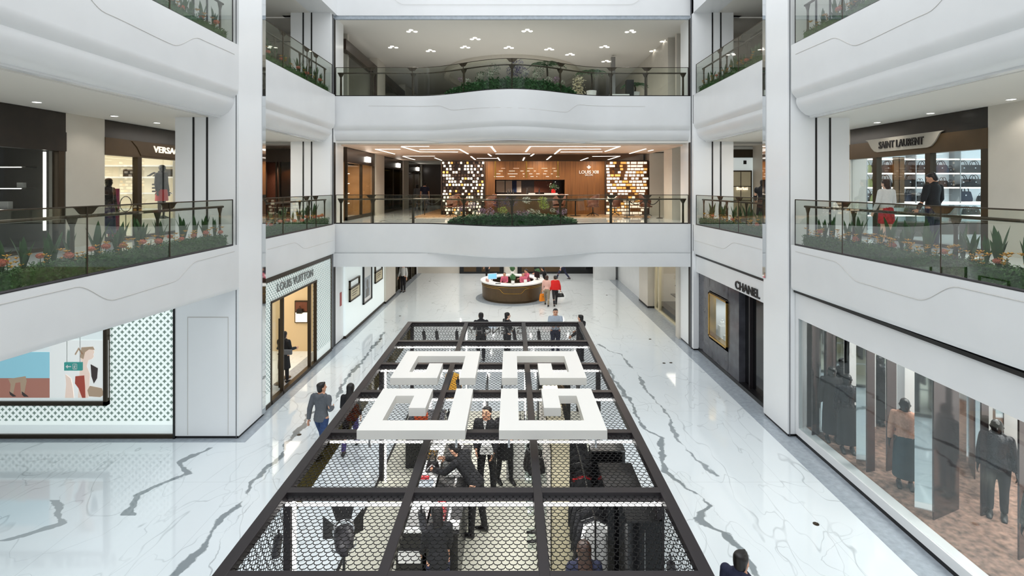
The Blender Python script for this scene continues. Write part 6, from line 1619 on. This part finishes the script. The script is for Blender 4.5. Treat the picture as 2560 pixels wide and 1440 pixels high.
def bag_at(p, m, w, h, lab, dz=-.02, rz=0, cat='handbag', strap=False):
    t = handbag('handbag' if not strap else 'shoulder_bag', m, w, h, 1, lab, cat); t.location = Vector(p) - Vector((0, 0, h * 1.5 - dz)); t.rotation_euler.z = rz
    return t
def pos(px, py): p = gp(px, py); return (p.x, p.y, 0)
p_, q = person('person in grey hooded jacket and blue jeans walking beside the pavilion, looking aside', pos(803, 1137), -.25, 1.76, legs=WALK, arms=((-12, 12, 12, 0), (0, 10, 80, 30)), head=(-5, -35), top=('hoodie', 'greyc'), bottom=('trousers', 'denim'), shoes='leather')
p_, q = person('person with very long black hair, dark purple trousers, seen through the pavilion mesh', pos(876, 1126), .1, 1.66, True, legs=WALK2, arms=((10, 8, 30, 0), (0, 8, 20, 0)), hair='long', top=('blouse', 'blackc'), bottom=('trousers', 'purplec'), skin='skin2')
p_, q = person('person in black with a shoulder bag, standing in the lattice boutique doorway by the ropes', (-7.35, 16.5, 0), 1.2 - PI / 2 + .2, 1.66, True, legs=STAND, arms=((10, 14, 60, 0), (12, 10, 70, 0)), hair='long', top=('coat', 'blackc'), bottom=('trousers', 'blackc'))
t = thing('shoulder_bag', 'small grey shoulder bag on the person in the lattice boutique doorway', 'handbag', (-7.15, 16.32, .95)); MB().box(-.14, .14, -.04, .04, 0, .16).build('body', 'greyc', t, bevel=.02); MB().tube([(-.12, 0, .15), (-.18, -.02, .45), (-.02, .02, .55)], .008, 5).build('strap', 'steel', t)
person('person in white shirt and black trousers by the bronze shop front in the hall', pos(1008, 730), 2.8, 1.75, arms=((0, 10, 15, 0), (0, 12, 20, 0)), top=('blouse', 'whitec'), vox=.02)
for a, lab, m in ((200, 'seated receptionist in pink behind the blue-screened monitor', 'pinkc'), (285, 'seated receptionist in pink with raised chin behind the desk middle', 'pinkc')): pass
person('receptionist in pink uniform behind the desk next to the blue screen, hair pinned up', (-.42, 28.85, 0), PI - .2, 1.5, True, arms=((25, 8, 60, 20), (25, 8, 60, 20)), head=(-10, 0), hair='bun', top=('blouse', 'pinkc'), bottom=('skirt', 'navy'), face=True, vox=.02)
person('receptionist in pink uniform behind the desk beside the leaflet holder', (.62, 28.8, 0), PI + .3, 1.5, True, arms=((25, 8, 60, 20), (25, 8, 60, 20)), head=(-10, 0), hair='bun', top=('blouse', 'pinkc'), bottom=('skirt', 'navy'), face=True, vox=.02)
person('receptionist in pink and dark waistcoat leaning behind the second receptionist', (.95, 29.5, 0), 2.2, 1.62, True, lean=15, arms=((35, 8, 40, 0), (35, 8, 40, 0)), hair='bun', top=('blouse', 'pinkc'), bottom=('skirt', 'navy'), vox=.02)
person('person with long dark hair in black top leaning on the reception counter', (1.95, 29.9, 0), 1.3, 1.66, True, lean=12, arms=((60, 6, 30, 0), (50, 6, 30, 0)), hair='long', hairm='hair', top=('tee', 'blackc'), bottom=('trousers', 'blackc'), vox=.02)
p_, q = person('person in blush blouse and khaki trousers with orange bag walking by the reception desk', pos(1367, 764), -.15, 1.66, True, legs=WALK, arms=((5, 10, 15, 0), (5, 8, 10, 0)), hair='bob', hairm='hairb', top=('blouse', 'blushc'), bottom=('trousers', 'khaki'), vox=.016, skin='skin2')
bag_at(q['lh'], 'orange', .34, .4, 'bright orange shopping bag carried beside the reception desk', .1, .5)
p_, q = person('person in loose red top and black trousers with black handbag near the reception desk', pos(1388, 764), .1, 1.66, True, legs=WALK2, arms=((5, 14, 10, 0), (0, 18, 20, 0)), hair='bun', top=('cape', 'redc'), bottom=('trousers', 'blackc'), shoes='leather', vox=.016)
bag_at(q['rh'], 'leather', .36, .2, 'black handbag carried by the person in the red top', .02, .2)
person('person in pale shirt and dark trousers striding at the back of the ground hall', pos(1407, 698), .9, 1.76, legs=((35, 10, 0), (-25, 20, 0)), top=('blouse', 'whitec'), bottom=('trousers', 'navy'), vox=.02)
person('person in white shirt standing at the back behind the reception desk', pos(1219, 700), 2.6, 1.72, arms=((0, 10, 40, 0), (0, 10, 10, 0)), top=('blouse', 'whitec'), bottom=('trousers', 'blackc'), vox=.02)
person('person all in black walking near the cream pier on the hall side', pos(1577, 711), 2.9, 1.7, legs=WALK, top=('jacket', 'blackc'), bottom=('trousers', 'blackc'), vox=.02)
# around the bridge end of the pavilion
person('person in black suit, back turned, beyond the pavilion by the mirrored sign', (-1.12, 18.5, 0), .1, 1.78, arms=((15, 6, 80, 35), (15, 6, 80, 35)), top=('jacket', 'blackc'), bottom=('trousers', 'blackc'), vox=.016)
person('person with black bobbed hair and patterned dark blouse at the bridge end of the pavilion', (-.18, 18.9, 0), -.9, 1.68, True, arms=((10, 8, 50, 10), (5, 8, 40, 10)), head=(0, -25), hair='bob', top=('blouse', 'sequin'), bottom=('trousers', 'blackc'), face=True, skin='skin2', vox=.016)
person('person in pale blue t-shirt facing the pavilion with hands together', (1.62, 19.1, 0), PI - .05, 1.78, arms=((20, 8, 80, 35), (20, 8, 80, 35)), top=('tee', 'bluec'), bottom=('trousers', 'navy'), face=True, vox=.016)
person('person in black jacket by the pavilion corner next to the blue t-shirt one', (2.48, 18.4, 0), .9, 1.72, arms=((10, 8, 40, 0), (10, 8, 60, 20)), top=('jacket', 'blackc'), bottom=('trousers', 'blackc'), vox=.016)
# salespeople and customers inside the pavilion
def pin(px, py): p = gp(px, py, Z0); return (p.x, p.y, Z0)
p_, q = person('salesman in black suit and white shirt, his face showing between the emblem pieces', pin(1217, 1235), PI - .25, 1.80, legs=((0, 0, 4), (0, 0, 4)), arms=((5, 8, 35, 15), (0, 10, 45, 25)), head=(-12, -10), top=('jacket', 'blackc'), bottom=('trousers', 'blackc'), face=True, inner='whitec')
p_, q2 = person('shopper in black dress and stockings beside the salesman, holding a pale bag', pin(1262, 1205), PI + .5, 1.66, True, legs=((6, 4, 3), (-4, 4, 3)), arms=((20, 8, 70, 20), (20, 8, 70, 25)), head=(15, 0), hair='bob', top=('blouse', 'blackc'), bottom=('skirt', 'blackc'), shoes=('leather', 'blackc'))
t = handbag('pale_bag', 'whitec', .26, .2, 1, 'pale grey patterned bag held up by the two people in black'); t.location = (-.50, 10.05, 1.05)
MB().tube([(.1, 0, .2), (.12, 0, -.1), (.14, 0, -.35), (.16, 0, -.1), (.1, 0, .18)], .008, 5).build('chain_strap', 'steel', t)
person('salesman in black bending far forward over the sales table catalogue', pin(1190, 1335), 1.15, 1.74, lean=38, legs=((2, 0, 3), (-6, 4, 3)), arms=((35, 8, 40, 10), (35, 8, 40, 10)), head=(10, 0), top=('jacket', 'blackc'), bottom=('trousers', 'blackc'))
person('person in black with white necklace ring standing between the counter and the sales table end', (-1.06, 7.35, Z0), .3, 1.60, True, lean=8, arms=((10, 6, 25, 0), (10, 6, 25, 0)), head=(20, 0), hair='bob', top=('jacket', 'blackc'), bottom=('trousers', 'navy'))
person('person with long brown hair and dark jacket, back turned, in the pavilion aisle', (.93, 6.6, Z0), .05, 1.66, True, arms=((5, 12, 30, 0), (5, 12, 30, 0)), hair='long', hairm='hairb', top=('jacket', 'navy'), bottom=('trousers', 'blackc'))
person('person with short black hair cut by the lower frame edge, outside the pavilion', (2.88, 6.45, 0), -.9, 1.72, arms=((5, 8, 20, 0), (5, 8, 20, 0)), top=('jacket', 'navy'), bottom=('trousers', 'denim'))
# galleries
p_, q = person('person in white blouse and red floral skirt looking into the handbag shop', (9.3, 12.72, L2), .1, 1.66, True, arms=((5, 10, 20, 0), (5, 12, 30, 0)), head=(5, 10), hair='bob', hairm='hairb', top=('blouse', 'whitec'), bottom=('skirt', 'floralc'), shoes='leather', skin='skin2')
bag_at(q['rh'], 'leatherr', .24, .16, 'dark red handbag held by the person in the floral skirt', .0, .3)
person('person in black suit looking down in front of the handbag shop', (9.95, 12.1, L2), .25, 1.80, arms=((5, 12, 20, 0), (5, 14, 30, 0)), head=(25, 25), top=('jacket', 'blackc'), bottom=('trousers', 'navy'))
person('person in dark blue walking away down the bridge-level corridor', ((1062 - 1280) * 31.5 / F, 31.5, L2), .1, 1.8, legs=WALK, top=('tee', 'navy'), bottom=('trousers', 'greyc'), vox=.02)
person('person in pale top walking beside the dark blue one in the corridor', ((1043 - 1280) * 33.5 / F, 33.5, L2), .1, 1.66, True, legs=WALK2, hair='bob', top=('blouse', 'greyc'), bottom=('trousers', 'khaki'), vox=.02)
person('dark-coated person partly hidden by the tall column on the gallery before the white shop front', (8.62, 17.6, L2), -.6, 1.72, arms=((10, 10, 50, 0), (10, 10, 50, 0)), top=('coat', 'blackc'), bottom=('trousers', 'blackc'), vox=.02)
# ---- mannequins
def mann(label, loc, rz, topm, botm, body='blackgloss', bot='trousers', top='jacket', H=1.8, arms=((0, 10, 10, 0), (0, 10, 10, 0)), vox=.018, **k):
    return person(label, loc, rz, H, True, hair=None, skin=body, top=(top, topm), bottom=(bot, botm), arms=arms, name='mannequin', cat='mannequin', shoes='leather', vox=vox, **k)
M['peach'] = mat('peach_fur', (206, 156, 134), .9, var=.15, scale=30); M['teal'] = mat('dark_teal', (34, 62, 70), .8, var=.2, scale=12)
def win(px, py, z=.26): p = gp(px, py, z); return (max(p.x, 7.6), p.y, z)
mann('black mannequin in sequined jacket close to the lower edge of the mirror window', win(2492, 1290), 2.4, 'sequin', 'blackc')
mann('black mannequin in grey fur coat at the frame edge of the mirror window', (7.95, 7.6, .26), 2.2, 'fur', 'fur', bot='skirt', top='coat')
mann('mannequin in peach top and long dark teal skirt between the mirror planks', win(2262, 1215), 2.6, 'peach', 'teal', bot='longskirt', top='blouse', arms=((-5, 25, 60, 30), (0, 10, 10, 0)))
mann('black mannequin in beaded dark dress behind the pale mirror planks', win(2118, 1128), 2.8, 'sequin', 'blackc', bot='longskirt', top='blouse')
mann('all-black mannequin in the corner of the mirror window by the white column', (7.62, 12.2, .26), 2.8, 'blackc', 'blackc', bot='longskirt')
mann('mannequin with black jacket and crimson skirt on white plinth in the cream interior', (-11.05, 16.15, 5.3), -1.6, 'blackc', 'leatherr', bot='skirt', H=1.72)
mann('mannequin in patterned top and deep purple long skirt beside the magenta panel', (-11.05, 14.0, L2), -1.6, 'sequin', 'purplec', bot='longskirt', top='blouse', H=1.72)
mann('white mannequin in pale blouse and blush skirt in the cream-posted show window', (7.95, 23.0, .35), 1.7, 'whitec', 'blushc', body='pot', bot='longskirt', top='blouse', H=1.85)
